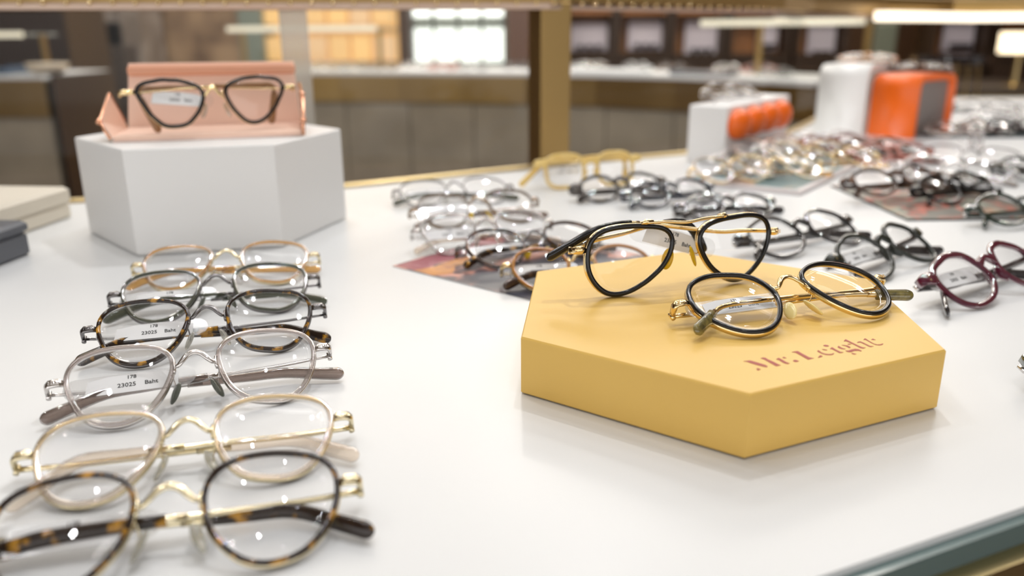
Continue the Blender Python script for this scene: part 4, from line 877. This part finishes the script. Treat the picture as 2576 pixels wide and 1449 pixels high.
# lit amber shelf wall: real drawers and cubbies
r = None
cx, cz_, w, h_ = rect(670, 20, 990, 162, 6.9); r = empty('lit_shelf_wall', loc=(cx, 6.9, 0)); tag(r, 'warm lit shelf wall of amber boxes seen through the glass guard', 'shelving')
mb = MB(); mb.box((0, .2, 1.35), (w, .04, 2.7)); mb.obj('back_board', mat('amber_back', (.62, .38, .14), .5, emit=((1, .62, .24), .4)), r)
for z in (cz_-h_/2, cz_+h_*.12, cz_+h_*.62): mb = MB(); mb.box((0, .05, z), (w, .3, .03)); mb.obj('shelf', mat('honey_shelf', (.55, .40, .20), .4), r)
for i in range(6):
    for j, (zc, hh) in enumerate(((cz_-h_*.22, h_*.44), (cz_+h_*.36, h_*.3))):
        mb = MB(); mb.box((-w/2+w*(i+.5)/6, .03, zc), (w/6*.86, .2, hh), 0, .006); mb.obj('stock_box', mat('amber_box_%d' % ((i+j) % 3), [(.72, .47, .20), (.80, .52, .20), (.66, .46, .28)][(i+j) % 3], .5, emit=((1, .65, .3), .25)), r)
# bright lattice window
cx, cz_, w, h_ = rect(1034, 6, 1272, 165, 7.8); r = empty('window_1', loc=(cx, 7.8, cz_)); r['kind'] = 'structure'
mb = MB(); mb.box((0, .05, 0), (w, .01, h_)); mb.obj('window_pane', mat('bright_daylight', (1, 1, 1), .5, emit=((.97, 1, .95), 1.6)), r)
GRL = mat('green_grey_grille', (.20, .23, .17), .5)
for i in range(5):
    mb = MB(); mb.box((-w/2+w*i/4, 0, 0), (.05 if i in (0, 4) else .032, .04, h_)); mb.obj('mullion', GRL, r)
for z in (-h_/2, h_*.19, h_/2): mb = MB(); mb.box((0, 0, z), (w, .04, .06)); mb.obj('transom', GRL, r)
gm = MB()
for i in range(28): gm.box((-w/2+w*(i+.5)/28, .01, -.1), (.007, .01, h_*.7))
for i in range(16): gm.tube([(-w/2+w*(i+.5)/16+.06*math.cos(a_), .01, h_*.19+.05*math.sin(a_)) for a_ in np.linspace(0, 2*math.pi, 10)[:-1]], (0, 1, 0), .005, None, 4, True)
o = gm.obj('fine_grille', GRL, r); o['kind'] = 'stuff'
cx, cz_, w, h_ = rect(990, 20, 1034, 200, 7.4); mb = MB(); mb.box((cx, 7.4, 1.35), (w, .3, 2.7)); o = mb.obj('dark_column', mat('brown_column', (.075, .05, .04), .5)); tag(o, 'dark brown column left of the bright lattice window', 'column')
cx, cz_, w, h_ = rect(1276, 20, 1425, 200, 7.4); mb = MB(); mb.box((cx, 7.4, 1.35), (w, .3, 2.7)); o = mb.obj('wood_column', mat('red_wood_column', (.12, .055, .03), .45)); tag(o, 'reddish brown wood column right of the bright lattice window', 'column')
# dark lounge furniture at far right and a warm lamp
cx, cz_, w, h_ = rect(2130, 130, 2700, 330, 5.6); mb = MB(); mb.box((cx, 5.9, .36), (w, 1.1, .72), 0, .02); o = mb.obj('long_bench', mat('dark_bench', (.05, .036, .026), .5)); tag(o, 'long dark brown bench far behind the right end of the table', 'bench')
for i, (u, yy) in enumerate(((2340, 4.4), (2385, 4.75), (2440, 4.4))):
    p = at(u, 150, yy); sr = empty('brass_stool', loc=(p.x, yy, 0)); tag(sr, ['slender brass legged stool, left of three at far right', 'slender brass legged stool, middle of three at far right', 'slender brass legged stool, right of three at far right'][i], 'stool', 'brass stools at far right')
    mb = MB(); mb.tube([(0, 0, p.z-.02+.0), (0, 0, p.z+.02)], (0, 1, 0), .10, None, 16); mb.obj('seat', SMOKE, sr, False)
    for a_ in (0, 2.1, 4.2): mb = MB(); mb.tube([(.05*math.cos(a_), .05*math.sin(a_), p.z-.02), (.13*math.cos(a_), .13*math.sin(a_), .004)], (0, 1, 0), .007, None, 6); mb.obj('leg', BRASSL, sr)
p = at(2568, 112, 5.6); lr = empty('table_lamp', loc=(p.x, 5.6, .72)); tag(lr, 'warm glowing lamp shade at the upper right edge on the dark bench', 'lamp')
mb = MB(); mb.tube([(0, 0, .21), (0, 0, .34)], (0, 1, 0), .13, None, 20); mb.obj('lamp_shade', mat('lamp_glow', (1, .9, .7), .5, emit=((1, .82, .55), 1.6)), lr); mb = MB(); mb.tube([(0, 0, 0), (0, 0, .015), (0, 0, .215)], (0, 1, 0), [.08, .02, .012], None, 12); mb.obj('lamp_base', BRASSL, lr)
